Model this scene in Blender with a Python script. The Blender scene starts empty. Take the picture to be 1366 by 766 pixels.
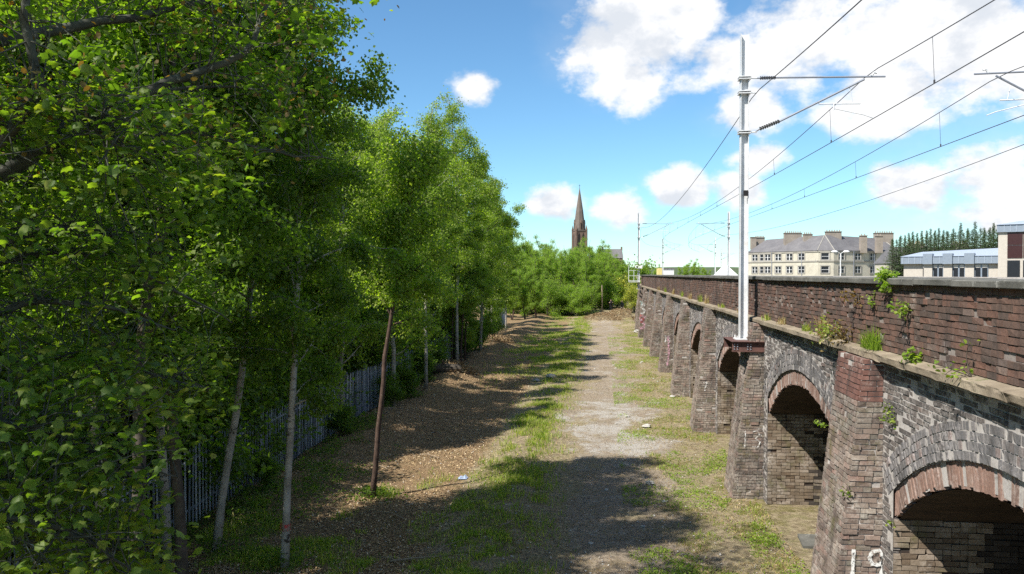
import bpy, math, random
import numpy as np
from mathutils import Vector, Matrix

random.seed(7)
RNG = np.random.default_rng(7)
scene = bpy.context.scene
R = math.radians

# ------------------------------------------------------------------ camera
F_PX, CX, HOR = 1050.0, 683.0, 366.0            # photograph: focal length, centre column, horizon row
YAW = R(6.47)
CAMZ = 6.1
cam_d = bpy.data.cameras.new("camera")
cam_d.sensor_width = 36.0
cam_d.lens = 36.0 * F_PX / 1366.0
cam_d.clip_start = 0.1
cam_d.clip_end = 9000.0
cam = bpy.data.objects.new("camera", cam_d)
scene.collection.objects.link(cam)
cam.location = (0, 0, CAMZ)
cam.rotation_euler = (R(90) - math.atan(17 / F_PX), 0, YAW)
scene.camera = cam
AX = Vector((-math.sin(YAW), math.cos(YAW), 0))
RT = Vector((math.cos(YAW), math.sin(YAW), 0))


def at(px, py, d):
    """place of something seen at a photo position, d metres in front of the camera"""
    p = AX * d + RT * ((px - CX) / F_PX * d)
    return Vector((p.x, p.y, CAMZ - (py - HOR) / F_PX * d))


def to_px(P):
    P = np.asarray(P, float)
    d = P[..., 0] * AX.x + P[..., 1] * AX.y
    r = P[..., 0] * RT.x + P[..., 1] * RT.y
    dd = np.maximum(d, 1e-3)
    return CX + F_PX * r / dd, HOR + F_PX * (CAMZ - P[..., 2]) / dd, d


# ------------------------------------------------------------------ world, sun, exposure
SUN_TRAVEL = Vector((1.0, 1.0, -1.73)).normalized()
EL = math.asin(-SUN_TRAVEL.z)
world = bpy.data.worlds.new("World")
scene.world = world
world.use_nodes = True


def node(nt, typ, ins=None, **kw):
    n = nt.nodes.new(typ)
    for k, v in kw.items():
        setattr(n, k, v)
    for k, v in (ins or {}).items():
        s = n.inputs[k]
        if isinstance(v, bpy.types.NodeSocket):
            nt.links.new(v, s)
        else:
            s.default_value = v
    return n


def ramp(nt, fac, stops, interp='LINEAR'):
    n = nt.nodes.new('ShaderNodeValToRGB')
    cr = n.color_ramp
    cr.interpolation = interp
    while len(cr.elements) > 1:
        cr.elements.remove(cr.elements[-1])
    cr.elements[0].position = stops[0][0]
    c = stops[0][1]
    cr.elements[0].color = (c[0], c[1], c[2], 1) if hasattr(c, '__len__') else (c, c, c, 1)
    for p, c in stops[1:]:
        e = cr.elements.new(p)
        e.color = (c[0], c[1], c[2], 1) if hasattr(c, '__len__') else (c, c, c, 1)
    nt.links.new(fac, n.inputs['Fac'])
    return n.outputs['Color']


def mixc(nt, fac, a, b, mode='MIX'):
    n = nt.nodes.new('ShaderNodeMix')
    n.data_type = 'RGBA'
    n.blend_type = mode
    n.clamp_factor = True
    for s, v in ((n.inputs[0], fac), (n.inputs[6], a), (n.inputs[7], b)):
        if isinstance(v, bpy.types.NodeSocket):
            nt.links.new(v, s)
        elif hasattr(v, '__len__'):
            s.default_value = (v[0], v[1], v[2], 1)
        else:
            s.default_value = v
    return n.outputs[2]


def mth(nt, op, a, b=None, c=None, clamp=False):
    n = nt.nodes.new('ShaderNodeMath')
    n.operation = op
    n.use_clamp = clamp
    for i, v in enumerate((a, b, c)):
        if v is None:
            continue
        if isinstance(v, bpy.types.NodeSocket):
            nt.links.new(v, n.inputs[i])
        else:
            n.inputs[i].default_value = v
    return n.outputs[0]


def noise(nt, vec, scale, detail=4, rough=0.55):
    n = node(nt, 'ShaderNodeTexNoise', {'Scale': scale, 'Detail': detail, 'Roughness': rough})
    if vec is not None:
        nt.links.new(vec, n.inputs['Vector'])
    return n.outputs['Fac']


def smooth(nt, v, lo, hi):
    n = node(nt, 'ShaderNodeMapRange', {'From Min': lo, 'From Max': hi}, interpolation_type='SMOOTHSTEP')
    nt.links.new(v, n.inputs['Value'])
    return n.outputs['Result']


wt = world.node_tree
wt.nodes.clear()
sky = node(wt, 'ShaderNodeTexSky', sky_type='NISHITA', sun_disc=False, sun_elevation=EL,
           sun_rotation=R(225), altitude=20, air_density=1.0, dust_density=0.0, ozone_density=1.0)
tc = node(wt, 'ShaderNodeTexCoord')
dirv = tc.outputs['Generated']
ZS = 1.45
sc_v = node(wt, 'ShaderNodeVectorMath', {0: dirv, 1: (1, 1, ZS)}, operation='MULTIPLY').outputs[0]
nz1 = node(wt, 'ShaderNodeTexNoise', {'Vector': sc_v, 'Scale': 9.0, 'Detail': 7.0, 'Roughness': 0.58})
nz2 = node(wt, 'ShaderNodeTexNoise', {'Vector': sc_v, 'Scale': 3.5, 'Detail': 5.0, 'Roughness': 0.6})
CLOUDS = [  # photo column, row, radius in pixels
    (800, 65, 62), (850, 55, 85), (890, 25, 62), (840, 108, 52), (633, 117, 36),
    (975, 85, 50), (1080, 55, 100), (1190, 35, 118), (1320, 60, 125), (1185, 120, 76), (1000, 150, 46), (906, 254, 36), (985, 250, 34), (742, 276, 36), (826, 282, 36), (1330, 228, 60), (1345, 278, 56),
    (1215, 250, 46), (1010, 215, 36)]
cl = []
for x, y, r in CLOUDS:
    v = (at(x, y, 100.0) - Vector((0, 0, CAMZ))).normalized()
    cl.append((v, r / F_PX))
crng = random.Random(21)
while len(cl) < len(CLOUDS) + 14:               # the same kind of cloud over the rest of the sky
    a, e = crng.uniform(0, 6.283), crng.uniform(0.08, 1.2)
    v = Vector((math.cos(a) * math.cos(e), math.sin(a) * math.cos(e), math.sin(e)))
    if v.dot(AX) > 0.62:
        continue
    cl.append((v, crng.uniform(0.08, 0.22)))
acc = None
for v, r in cl:
    d = node(wt, 'ShaderNodeVectorMath', {0: sc_v, 1: (v.x, v.y, v.z * ZS)}, operation='DISTANCE').outputs['Value']
    q = mth(wt, 'MULTIPLY_ADD', d, -1.0 / r, 1.0)
    acc = q if acc is None else mth(wt, 'MAXIMUM', acc, q)
acc = mth(wt, 'MAXIMUM', acc, -1.2)
nz3 = node(wt, 'ShaderNodeTexNoise', {'Vector': sc_v, 'Scale': 26.0, 'Detail': 6.0, 'Roughness': 0.6})
acc = mth(wt, 'MINIMUM', acc, 0.75)
body = mth(wt, 'ADD', acc, mth(wt, 'MULTIPLY_ADD', nz1.outputs['Fac'], 2.2, -1.1))
body = mth(wt, 'ADD', body, mth(wt, 'MULTIPLY_ADD', nz3.outputs['Fac'], 1.2, -0.6))
mask = smooth(wt, body, -0.2, 0.44)
wisp = mth(wt, 'MULTIPLY', smooth(wt, mth(wt, 'ADD', nz2.outputs['Fac'], mth(wt, 'MULTIPLY', acc, 0.12)), 0.44, 0.72), 0.38)
sepz = node(wt, 'ShaderNodeSeparateXYZ', {0: dirv}).outputs['Z']
low = smooth(wt, sepz, 0.32, 0.0)
wisp = mth(wt, 'MULTIPLY', wisp, mth(wt, 'MULTIPLY_ADD', low, 0.75, 0.25))
mask = mth(wt, 'MAXIMUM', mask, wisp)
up_n = node(wt, 'ShaderNodeTexNoise', {'Scale': 9.0, 'Detail': 7.0, 'Roughness': 0.58})
sh_v = node(wt, 'ShaderNodeVectorMath', {0: sc_v, 1: (-0.012, -0.012, 0.03)}, operation='ADD').outputs[0]
wt.links.new(sh_v, up_n.inputs['Vector'])
relief = mth(wt, 'SUBTRACT', up_n.outputs['Fac'], nz1.outputs['Fac'])      # thicker cloud towards the sun shades this spot
ccol = mixc(wt, smooth(wt, mth(wt, 'ADD', mth(wt, 'MULTIPLY', relief, 2.2), mth(wt, 'MULTIPLY', nz2.outputs['Fac'], 0.55)), 0.16, 0.62),
            (7.0, 7.0, 7.05), (5.0, 5.3, 5.75))
skyt = mixc(wt, 1.0, sky.outputs['Color'], (0.64, 0.94, 1.10), 'MULTIPLY')
skyc = mixc(wt, mask, skyt, ccol)
bg = node(wt, 'ShaderNodeBackground', {'Color': skyc, 'Strength': 0.075})
wo = node(wt, 'ShaderNodeOutputWorld', {'Surface': bg.outputs[0]})

sun_d = bpy.data.lights.new("sun", 'SUN')
sun_d.energy = 4.6
sun_d.angle = R(0.5)
sun_d.color = (1.0, 0.95, 0.87)
sun = bpy.data.objects.new("sun", sun_d)
scene.collection.objects.link(sun)
sun.rotation_euler = (-SUN_TRAVEL).to_track_quat('Z', 'Y').to_euler()
sun.location = (-20, -20, 40)
vs = scene.view_settings
vs.view_transform = 'Standard'
vs.look = 'None'
vs.exposure = 1.05
vs.gamma = 1.0
scene.cycles.max_bounces = 7
scene.cycles.diffuse_bounces = 4
scene.cycles.transmission_bounces = 4
scene.cycles.glossy_bounces = 2
scene.cycles.use_denoising = False

# ------------------------------------------------------------------ helpers: meshes and objects
COL = scene.collection


def mk_mesh(name, V, polys, mats=(), midx=None, smooth_sh=False):
    """V (n,3); polys: list of int arrays (k, corners)"""
    me = bpy.data.meshes.new(name)
    V = np.asarray(V, np.float32).reshape(-1, 3)
    polys = [np.asarray(p, np.int32) for p in (polys if isinstance(polys, list) else [polys]) if len(p)]
    me.vertices.add(len(V))
    me.vertices.foreach_set('co', V.ravel())
    loops = np.concatenate([p.ravel() for p in polys])
    tot = np.concatenate([np.full(len(p), p.shape[1], np.int32) for p in polys])
    start = np.concatenate([[0], np.cumsum(tot)[:-1]]).astype(np.int32)
    me.loops.add(len(loops))
    me.loops.foreach_set('vertex_index', loops)
    me.polygons.add(len(tot))
    me.polygons.foreach_set('loop_start', start)
    me.polygons.foreach_set('loop_total', tot)
    for m in mats:
        me.materials.append(m)
    if midx is not None:
        me.polygons.foreach_set('material_index', np.asarray(midx, np.int32))
    me.polygons.foreach_set('use_smooth', np.full(len(tot), bool(smooth_sh)))
    me.update(calc_edges=True)
    me.validate()
    return me


def ob(name, data, parent=None, label=None, cat=None, group=None, kind=None, loc=None, rot=None, scale=None, world_mesh=True):
    o = bpy.data.objects.new(name, data)
    COL.objects.link(o)
    if loc is not None:
        o.location = loc
    if rot is not None:
        o.rotation_euler = rot
    if scale is not None:
        o.scale = scale if hasattr(scale, '__len__') else (scale,) * 3
    if parent is not None:
        o.parent = parent
        if world_mesh:                          # the child's own numbers are world coordinates
            o.matrix_parent_inverse = WMAT[parent.name].inverted()
    WMAT[o.name] = o.matrix_basis.copy() if (parent is None or world_mesh) else WMAT[parent.name] @ o.matrix_basis
    if label:
        o['label'] = label
    if cat:
        o['category'] = cat
    if group:
        o['group'] = group
    if kind:
        o['kind'] = kind
    return o


WMAT = {}


def empty(name, loc, label, cat, group=None, rot=None, scale=None):
    o = ob(name, None, None, label, cat, group, None, loc, rot, scale)
    o.empty_display_size = 0.3
    return o


class MB:
    """collects polygons of one mesh"""
    def __init__(s):
        s.v, s.q, s.t, s.n = [], [], [], 0

    def add(s, V, quads=None, tris=None):
        V = np.asarray(V, float).reshape(-1, 3)
        if quads is not None and len(quads):
            s.q.append(np.asarray(quads) + s.n)
        if tris is not None and len(tris):
            s.t.append(np.asarray(tris) + s.n)
        s.v.append(V)
        s.n += len(V)
        return s

    def box(s, c, sz, rot=None):
        c, h = np.asarray(c, float), np.asarray(sz, float) / 2
        P = np.array([[x, y, z] for x in (-1, 1) for y in (-1, 1) for z in (-1, 1)], float) * h
        if rot is not None:
            P = P @ np.array(Matrix.Rotation(rot, 3, 'Z')).T
        return s.add(P + c, BOXQ)

    def hexa(s, P):
        return s.add(P, BOXQ)

    def tube(s, pts, rad, sides=6, cap=True):
        V, Q = tube(pts, rad, sides)
        s.add(V, Q)
        if cap:
            n = len(V)
            k = sides
            s.v.append(np.array([pts[0], pts[-1]], float))
            a = np.arange(k)
            b = s.n - n
            s.t.append(np.stack([np.full(k, s.n), b + (a + 1) % k, b + a], 1))
            s.t.append(np.stack([np.full(k, s.n + 1), s.n - k + a, s.n - k + (a + 1) % k], 1))
            s.n += 2
        return s

    def quad(s, a, b, c, d):
        return s.add([a, b, c, d], [[0, 1, 2, 3]])

    def mesh(s, name, *mats, smooth_sh=False):
        pol = []
        if s.q:
            pol.append(np.concatenate(s.q))
        if s.t:
            pol.append(np.concatenate(s.t))
        return mk_mesh(name, np.concatenate(s.v), pol, mats, smooth_sh=smooth_sh)

    def build(s, name, m, parent=None, smooth_sh=False, **kw):
        return ob(name, s.mesh(name, m, smooth_sh=smooth_sh), parent, **kw)


# corners ordered x,y,z in (-,+); six outward faces
BOXQ = np.array([[0, 1, 3, 2], [4, 6, 7, 5], [0, 4, 5, 1], [2, 3, 7, 6], [0, 2, 6, 4], [1, 5, 7, 3]])


def tube(pts, rad, sides):
    pts = np.asarray(pts, float)
    n = len(pts)
    rad = np.broadcast_to(np.asarray(rad, float), (n,))
    T = np.gradient(pts, axis=0)
    T /= np.linalg.norm(T, axis=1, keepdims=True) + 1e-9
    ref = np.where(np.abs(T[:, 2:3]) > 0.9, [[1.0, 0, 0]], [[0, 0, 1.0]])
    A = np.cross(T, ref)
    A /= np.linalg.norm(A, axis=1, keepdims=True) + 1e-9
    B = np.cross(T, A)
    if n > 1:                                   # keep the frame from flipping
        for i in range(1, n):
            a = A[i - 1] - T[i] * np.dot(A[i - 1], T[i])
            A[i] = a / (np.linalg.norm(a) + 1e-9)
            B[i] = np.cross(T[i], A[i])
    th = np.arange(sides) / sides * 2 * np.pi
    V = pts[:, None] + rad[:, None, None] * (np.cos(th)[None, :, None] * A[:, None] + np.sin(th)[None, :, None] * B[:, None])
    i = np.arange(n - 1)[:, None] * sides
    k = np.arange(sides)[None]
    k2 = (k + 1) % sides
    Q = np.stack([i + k, i + k2, i + sides + k2, i + sides + k], -1).reshape(-1, 4)
    return V.reshape(-1, 3), Q


def vnoise(x, y, seed=0):
    x, y = np.asarray(x, float), np.asarray(y, float)
    xi, yi = np.floor(x), np.floor(y)
    fx, fy = x - xi, y - yi
    fx, fy = fx * fx * (3 - 2 * fx), fy * fy * (3 - 2 * fy)

    def h(a, b):
        v = np.sin(a * 127.1 + b * 311.7 + seed * 74.7) * 43758.5453
        return v - np.floor(v)
    return (h(xi, yi) * (1 - fx) + h(xi + 1, yi) * fx) * (1 - fy) + (h(xi, yi + 1) * (1 - fx) + h(xi + 1, yi + 1) * fx) * fy


def fbm(x, y, seed=0, o=4):
    s, a, t = 0, 0.5, 0
    for i in range(o):
        s = s + a * vnoise(x * 2 ** i, y * 2 ** i, seed + i)
        t += a
        a *= 0.5
    return s / t


def sstep(v, lo, hi):
    t = np.clip((v - lo) / (hi - lo), 0, 1)
    return t * t * (3 - 2 * t)


# ------------------------------------------------------------------ materials
def new_mat(name):
    m = bpy.data.materials.new(name)
    m.use_nodes = True
    nt = m.node_tree
    b = nt.nodes['Principled BSDF']
    return m, nt, b


def setb(nt, b, col=None, rough=None, metal=None, spec=None, bump=None, bstr=0.3, bdist=0.02):
    for k, v in (('Base Color', col), ('Roughness', rough), ('Metallic', metal), ('Specular IOR Level', spec)):
        if v is None:
            continue
        if isinstance(v, bpy.types.NodeSocket):
            nt.links.new(v, b.inputs[k])
        elif hasattr(v, '__len__'):
            b.inputs[k].default_value = (v[0], v[1], v[2], 1)
        else:
            b.inputs[k].default_value = v
    if bump is not None:
        bn = node(nt, 'ShaderNodeBump', {'Height': bump, 'Strength': bstr, 'Distance': bdist})
        nt.links.new(bn.outputs[0], b.inputs['Normal'])


def wpos(nt):
    return node(nt, 'ShaderNodeNewGeometry').outputs['Position']


def piece_rnd(nt):
    g = node(nt, 'ShaderNodeNewGeometry')
    oi = node(nt, 'ShaderNodeObjectInfo')
    return mth(nt, 'FRACT', mth(nt, 'ADD', g.outputs['Random Per Island'], mth(nt, 'MULTIPLY', oi.outputs['Random'], 7.31)))


def mottled(name, c0, c1, scale=3.0, rough=0.85, metal=0.0, bstr=0.25, fine=40.0, spots=None, spec=0.3):
    m, nt, b = new_mat(name)
    p = wpos(nt)
    c = ramp(nt, noise(nt, p, scale, 6, 0.65), [(0.3, c0), (0.7, c1)])
    f = noise(nt, p, fine, 4, 0.7)
    c = mixc(nt, 0.35, c, ramp(nt, f, [(0.3, 0.25), (0.75, 1.0)]), 'MULTIPLY')
    if spots is not None:
        c = mixc(nt, smooth(nt, noise(nt, p, scale * 2.3, 5, 0.7), 0.58, 0.7), c, spots)
    setb(nt, b, c, rough, metal, spec, f, bstr, 0.01)
    return m


def brick_mat(name, stops, pale=0.25, pale_col=(0.42, 0.38, 0.34), soot=0.4, moss=0.0, pale_scale=1.3, mortar=False):
    m, nt, b = new_mat(name)
    p = wpos(nt)
    r = piece_rnd(nt)
    c = ramp(nt, r, stops)
    big = noise(nt, p, 0.55, 5, 0.6)
    c = mixc(nt, mth(nt, 'MULTIPLY', smooth(nt, big, 0.45, 0.72), soot), c, (0.028, 0.026, 0.027))
    sv = node(nt, 'ShaderNodeVectorMath', {0: p, 1: (2.2, 2.2, 0.35)}, operation='MULTIPLY').outputs[0]
    run = smooth(nt, noise(nt, sv, 1.0, 6, 0.65), 0.50, 0.68)                # damp and soot runs down the wall
    c = mixc(nt, mth(nt, 'MULTIPLY', run, 0.6), c, (0.045, 0.040, 0.037))
    fine = noise(nt, p, 28, 6, 0.7)
    c = mixc(nt, 0.55, c, ramp(nt, fine, [(0.28, 0.35), (0.7, 1.15)]), 'MULTIPLY')
    pm = smooth(nt, noise(nt, p, pale_scale, 7, 0.72), 0.62 - 0.3 * pale, 0.74)
    pm = mth(nt, 'MULTIPLY', pm, smooth(nt, noise(nt, p, 18, 5, 0.7), 0.38, 0.62))
    c = mixc(nt, mth(nt, 'MULTIPLY', pm, 0.85), c, pale_col)
    if moss > 0:
        mm = smooth(nt, noise(nt, p, 2.2, 6, 0.7), 0.66 - 0.25 * moss, 0.75)
        c = mixc(nt, mth(nt, 'MULTIPLY', mm, 0.7), c, (0.10, 0.095, 0.03))
    setb(nt, b, c, 0.9, 0, 0.25, fine, 0.5, 0.012)
    return m


def leaf_mat(name, stops, trans=0.45, tcol=(0.25, 0.30, 0.055), rough=0.55, patch=0.35):
    m, nt, b = new_mat(name)
    r = piece_rnd(nt)
    c = ramp(nt, r, stops)
    p = wpos(nt)
    c = mixc(nt, patch, c, ramp(nt, noise(nt, p, 0.6, 3), [(0.3, (0.6, 0.66, 0.5)), (0.7, (1.2, 1.12, 0.9))]), 'MULTIPLY')
    setb(nt, b, c, rough, 0, 0.35)
    tl = node(nt, 'ShaderNodeBsdfTranslucent')
    tm = mixc(nt, 1.0, c, tcol, 'MULTIPLY')
    tm = mixc(nt, 1.0, tm, (9.5, 9.5, 9.5), 'MULTIPLY')
    nt.links.new(tm, tl.inputs['Color'])
    mx = node(nt, 'ShaderNodeMixShader', {0: trans, 1: b.outputs[0], 2: tl.outputs[0]})
    nt.links.new(mx.outputs[0], nt.nodes['Material Output'].inputs['Surface'])
    return m


def plain(name, col, rough=0.6, metal=0.0, spec=0.4):
    m, nt, b = new_mat(name)
    p = wpos(nt)
    f = noise(nt, p, 5, 5, 0.65)
    setb(nt, b, mixc(nt, 0.3, col, ramp(nt, f, [(0.3, 0.55), (0.7, 1.1)]), 'MULTIPLY'), rough, metal, spec)
    return m


M = {}
M['par'] = brick_mat('parapet_brick', [(0.0, (0.095, 0.07, 0.058)), (0.3, (0.12, 0.08, 0.063)), (0.6, (0.145, 0.088, 0.067)),
                                       (0.9, (0.17, 0.092, 0.067)), (0.97, (0.12, 0.09, 0.078)), (1.0, (0.21, 0.15, 0.12))], pale=0.3, soot=0.5)
M['span'] = brick_mat('spandrel_brick', [(0, (0.07, 0.063, 0.06)), (0.5, (0.10, 0.088, 0.082)), (0.9, (0.135, 0.112, 0.10)), (1, (0.18, 0.125, 0.105))],
                      pale=0.85, pale_col=(0.43, 0.395, 0.365), soot=0.35, moss=0.15, pale_scale=2.2)
M['butt'] = brick_mat('buttress_brick', [(0, (0.12, 0.09, 0.075)), (0.3, (0.19, 0.14, 0.115)), (0.55, (0.24, 0.185, 0.15)), (0.75, (0.17, 0.15, 0.125)), (0.92, (0.25, 0.155, 0.125)), (1, (0.30, 0.25, 0.205))],
                      pale=0.8, pale_col=(0.45, 0.41, 0.36), soot=0.5, moss=0.6, pale_scale=2.4)
M['buttred'] = brick_mat('red_cap_brick', [(0, (0.15, 0.075, 0.06)), (1, (0.21, 0.11, 0.088))], pale=0.25, soot=0.5)
M['ringd'] = brick_mat('blue_ring_brick', [(0, (0.125, 0.122, 0.124)), (0.5, (0.16, 0.152, 0.15)), (0.85, (0.185, 0.172, 0.167)), (1, (0.21, 0.16, 0.145))],
                       pale=0.65, pale_col=(0.42, 0.39, 0.38), soot=0.4)
M['ringr'] = brick_mat('red_ring_brick', [(0, (0.22, 0.135, 0.105)), (0.5, (0.255, 0.155, 0.12)), (1, (0.28, 0.185, 0.145))], pale=0.75, pale_col=(0.44, 0.36, 0.32), soot=0.45, pale_scale=3.0)
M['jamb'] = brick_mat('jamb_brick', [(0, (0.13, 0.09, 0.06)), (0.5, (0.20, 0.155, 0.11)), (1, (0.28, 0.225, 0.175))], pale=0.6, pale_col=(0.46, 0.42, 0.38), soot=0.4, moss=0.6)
M['jambd'] = brick_mat('shade_toned_jamb_brick', [(0, (0.03, 0.024, 0.02)), (1, (0.065, 0.052, 0.043))], pale=0.1, pale_col=(0.2, 0.18, 0.16), soot=0.6)  # the arch interior's shade put into the colour of the deeper jamb bricks
M['mortar'] = mottled('lime_mortar', (0.32, 0.295, 0.27), (0.52, 0.485, 0.455), 2.5, 0.95, spots=(0.18, 0.165, 0.15))
M['parmortar'] = mottled('sooty_mortar', (0.14, 0.115, 0.10), (0.33, 0.29, 0.26), 2.0, 0.95, spots=(0.42, 0.38, 0.34))
M['stone'] = mottled('weathered_coping_stone', (0.075, 0.075, 0.066), (0.17, 0.165, 0.145), 2.2, 0.95, spots=(0.25, 0.245, 0.22), bstr=0.5)
M['ledge'] = mottled('weathered_ledge_stone', (0.17, 0.135, 0.095), (0.33, 0.275, 0.20), 1.8, 0.95, spots=(0.13, 0.13, 0.065), bstr=0.6)


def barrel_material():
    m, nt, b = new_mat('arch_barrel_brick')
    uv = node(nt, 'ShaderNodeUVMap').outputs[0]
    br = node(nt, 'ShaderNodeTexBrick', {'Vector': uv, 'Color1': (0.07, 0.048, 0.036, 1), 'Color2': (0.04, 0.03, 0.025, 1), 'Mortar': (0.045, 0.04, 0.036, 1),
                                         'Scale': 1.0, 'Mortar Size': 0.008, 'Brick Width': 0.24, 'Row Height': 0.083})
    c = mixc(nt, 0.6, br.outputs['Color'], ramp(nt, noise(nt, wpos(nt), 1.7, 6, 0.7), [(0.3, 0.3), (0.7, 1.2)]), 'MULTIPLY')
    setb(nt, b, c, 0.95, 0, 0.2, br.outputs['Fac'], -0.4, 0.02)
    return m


M['barrel'] = barrel_material()
M['galv'] = mottled('galvanised_steel', (0.55, 0.56, 0.57), (0.72, 0.73, 0.735), 1.2, 0.5, fine=9, bstr=0.05, spots=(0.50, 0.48, 0.45), spec=0.5)
M['dgalv'] = plain('dull_galvanised_steel', (0.22, 0.24, 0.28), 0.55, 0.3, 0.5)
def fence_mat():
    m, nt, b = new_mat('blue_grey_galvanised_fence')
    c = ramp(nt, piece_rnd(nt), [(0, (0.16, 0.19, 0.24)), (0.6, (0.30, 0.34, 0.40)), (1, (0.55, 0.58, 0.62))])
    c = mixc(nt, 0.5, c, ramp(nt, noise(nt, wpos(nt), 4, 5, 0.7), [(0.3, 0.4), (0.7, 1.1)]), 'MULTIPLY')
    setb(nt, b, c, 0.5, 0.1, 0.5)
    return m


M['fence'] = fence_mat()
M['rust'] = mottled('rusty_brown_steel', (0.075, 0.04, 0.035), (0.15, 0.075, 0.06), 6, 0.75)
M['wire'] = plain('dark_copper_wire', (0.05, 0.05, 0.055), 0.6)
M['insul'] = plain('brown_porcelain', (0.035, 0.03, 0.03), 0.3)
def worn_paint(name, col, lo=0.44, hi=0.62):
    m, nt, b = new_mat(name)
    setb(nt, b, col, 0.8)
    a = smooth(nt, noise(nt, wpos(nt), 14, 6, 0.75), lo, hi)
    nt.links.new(a, b.inputs['Alpha'])
    return m


M['paint'] = worn_paint('white_spray_paint', (0.68, 0.68, 0.66))
M['paint2'] = worn_paint('fresh_white_spray_paint', (0.62, 0.62, 0.60), 0.38, 0.52)
M['pink'] = worn_paint('pink_spray_paint', (0.62, 0.34, 0.44))
M['redp'] = worn_paint('red_spray_paint', (0.5, 0.06, 0.06))
M['teal'] = worn_paint('pale_teal_spray_paint', (0.35, 0.55, 0.52))
M['tenwall'] = mottled('cream_sandstone', (0.42, 0.39, 0.315), (0.56, 0.525, 0.43), 0.4, 0.9, fine=4, spots=(0.30, 0.28, 0.235))
M['tentrim'] = mottled('grey_sandstone_trim', (0.28, 0.26, 0.23), (0.40, 0.38, 0.33), 0.5, 0.9, fine=6)
M['slate'] = mottled('grey_slate', (0.115, 0.11, 0.115), (0.17, 0.163, 0.165), 0.5, 0.7, fine=3)
M['glass'] = plain('dark_window_glass', (0.02, 0.022, 0.026), 0.25, 0, 0.3)
M['white'] = plain('white_paint', (0.66, 0.66, 0.65), 0.6)
M['chim'] = mottled('chimney_stone', (0.24, 0.205, 0.17), (0.36, 0.31, 0.26), 0.6, 0.9, fine=5)
M['pot'] = plain('cream_clay_chimney_pot', (0.5, 0.42, 0.30), 0.8)
M['zinc'] = plain('pale_blue_grey_metal_roof', (0.33, 0.38, 0.45), 0.5, 0.1, 0.5)
M['zincd'] = plain('grey_metal_fascia', (0.22, 0.26, 0.31), 0.45, 0.2, 0.5)
M['panel'] = plain('cream_cladding', (0.42, 0.385, 0.335), 0.7)
M['bronze'] = plain('brown_tinted_glass', (0.045, 0.02, 0.02), 0.25, 0, 0.3)
M['blind'] = plain('pale_blind', (0.52, 0.50, 0.46), 0.8)
M['church'] = mottled('brown_sandstone', (0.125, 0.09, 0.07), (0.22, 0.155, 0.115), 0.35, 0.9, fine=2)
M['churchd'] = mottled('dark_grey_spire_stone', (0.115, 0.098, 0.085), (0.17, 0.142, 0.12), 0.35, 0.9, fine=2)
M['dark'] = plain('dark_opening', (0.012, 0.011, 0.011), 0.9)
M['birch'] = None
M['bark'] = mottled('grey_brown_bark', (0.045, 0.038, 0.03), (0.12, 0.10, 0.08), 6, 0.95, fine=60)
M['redbark'] = mottled('red_brown_bark', (0.045, 0.028, 0.022), (0.11, 0.07, 0.052), 6, 0.9, fine=50, spots=(0.20, 0.15, 0.125))
M['syc'] = mottled('grey_green_branch_bark', (0.035, 0.035, 0.028), (0.11, 0.115, 0.09), 5, 0.95, fine=50, spots=(0.25, 0.25, 0.21))
M['wood'] = mottled('pale_dead_wood', (0.20, 0.15, 0.10), (0.36, 0.29, 0.21), 4, 0.9)
M['stonep'] = mottled('pale_rubble', (0.30, 0.28, 0.25), (0.50, 0.48, 0.44), 5, 0.9)


def birch_bark():
    m, nt, b = new_mat('white_birch_bark')
    p = wpos(nt)
    s = node(nt, 'ShaderNodeVectorMath', {0: p, 1: (5, 5, 14)}, operation='MULTIPLY').outputs[0]
    bands = smooth(nt, noise(nt, s, 1.0, 5, 0.7), 0.55, 0.63)
    c = mixc(nt, bands, ramp(nt, noise(nt, p, 2.0, 3), [(0.3, (0.22, 0.20, 0.165)), (0.7, (0.42, 0.39, 0.34))]), (0.05, 0.042, 0.034))
    setb(nt, b, c, 0.8, 0, 0.3)
    return m


M['birch'] = birch_bark()
M['lbirch'] = leaf_mat('birch_leaf', [(0, (0.085, 0.125, 0.028)), (0.45, (0.155, 0.215, 0.042)), (0.8, (0.215, 0.27, 0.055)), (1, (0.28, 0.31, 0.08))], trans=0.5, patch=0.55)
M['ldark'] = leaf_mat('alder_leaf', [(0, (0.07, 0.11, 0.022)), (0.6, (0.11, 0.165, 0.032)), (1, (0.165, 0.215, 0.045))], trans=0.55)
M['lfar'] = leaf_mat('copse_leaf', [(0, (0.12, 0.17, 0.045)), (0.6, (0.185, 0.245, 0.062)), (1, (0.24, 0.29, 0.08))], trans=0.55)
M['lsyc'] = leaf_mat('sycamore_leaf', [(0, (0.06, 0.105, 0.02)), (0.55, (0.10, 0.155, 0.028)), (0.9, (0.15, 0.19, 0.034)), (1, (0.20, 0.205, 0.04))], trans=0.5)
M['lshrub'] = leaf_mat('shrub_leaf', [(0, (0.065, 0.11, 0.022)), (0.6, (0.10, 0.16, 0.03)), (1, (0.14, 0.19, 0.04))], trans=0.52)
M['lkey'] = leaf_mat('brown_seed_bunch', [(0, (0.12, 0.085, 0.03)), (1, (0.19, 0.14, 0.04))], trans=0.3, tcol=(0.26, 0.2, 0.05))
M['lconif'] = leaf_mat('conifer_needle', [(0, (0.03, 0.06, 0.022)), (0.6, (0.052, 0.092, 0.032)), (1, (0.08, 0.12, 0.042))], trans=0.15)
M['grass'] = leaf_mat('grass_blade', [(0, (0.12, 0.175, 0.028)), (0.5, (0.19, 0.25, 0.042)), (0.75, (0.28, 0.30, 0.075)), (1, (0.42, 0.36, 0.18))], trans=0.45)
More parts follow.
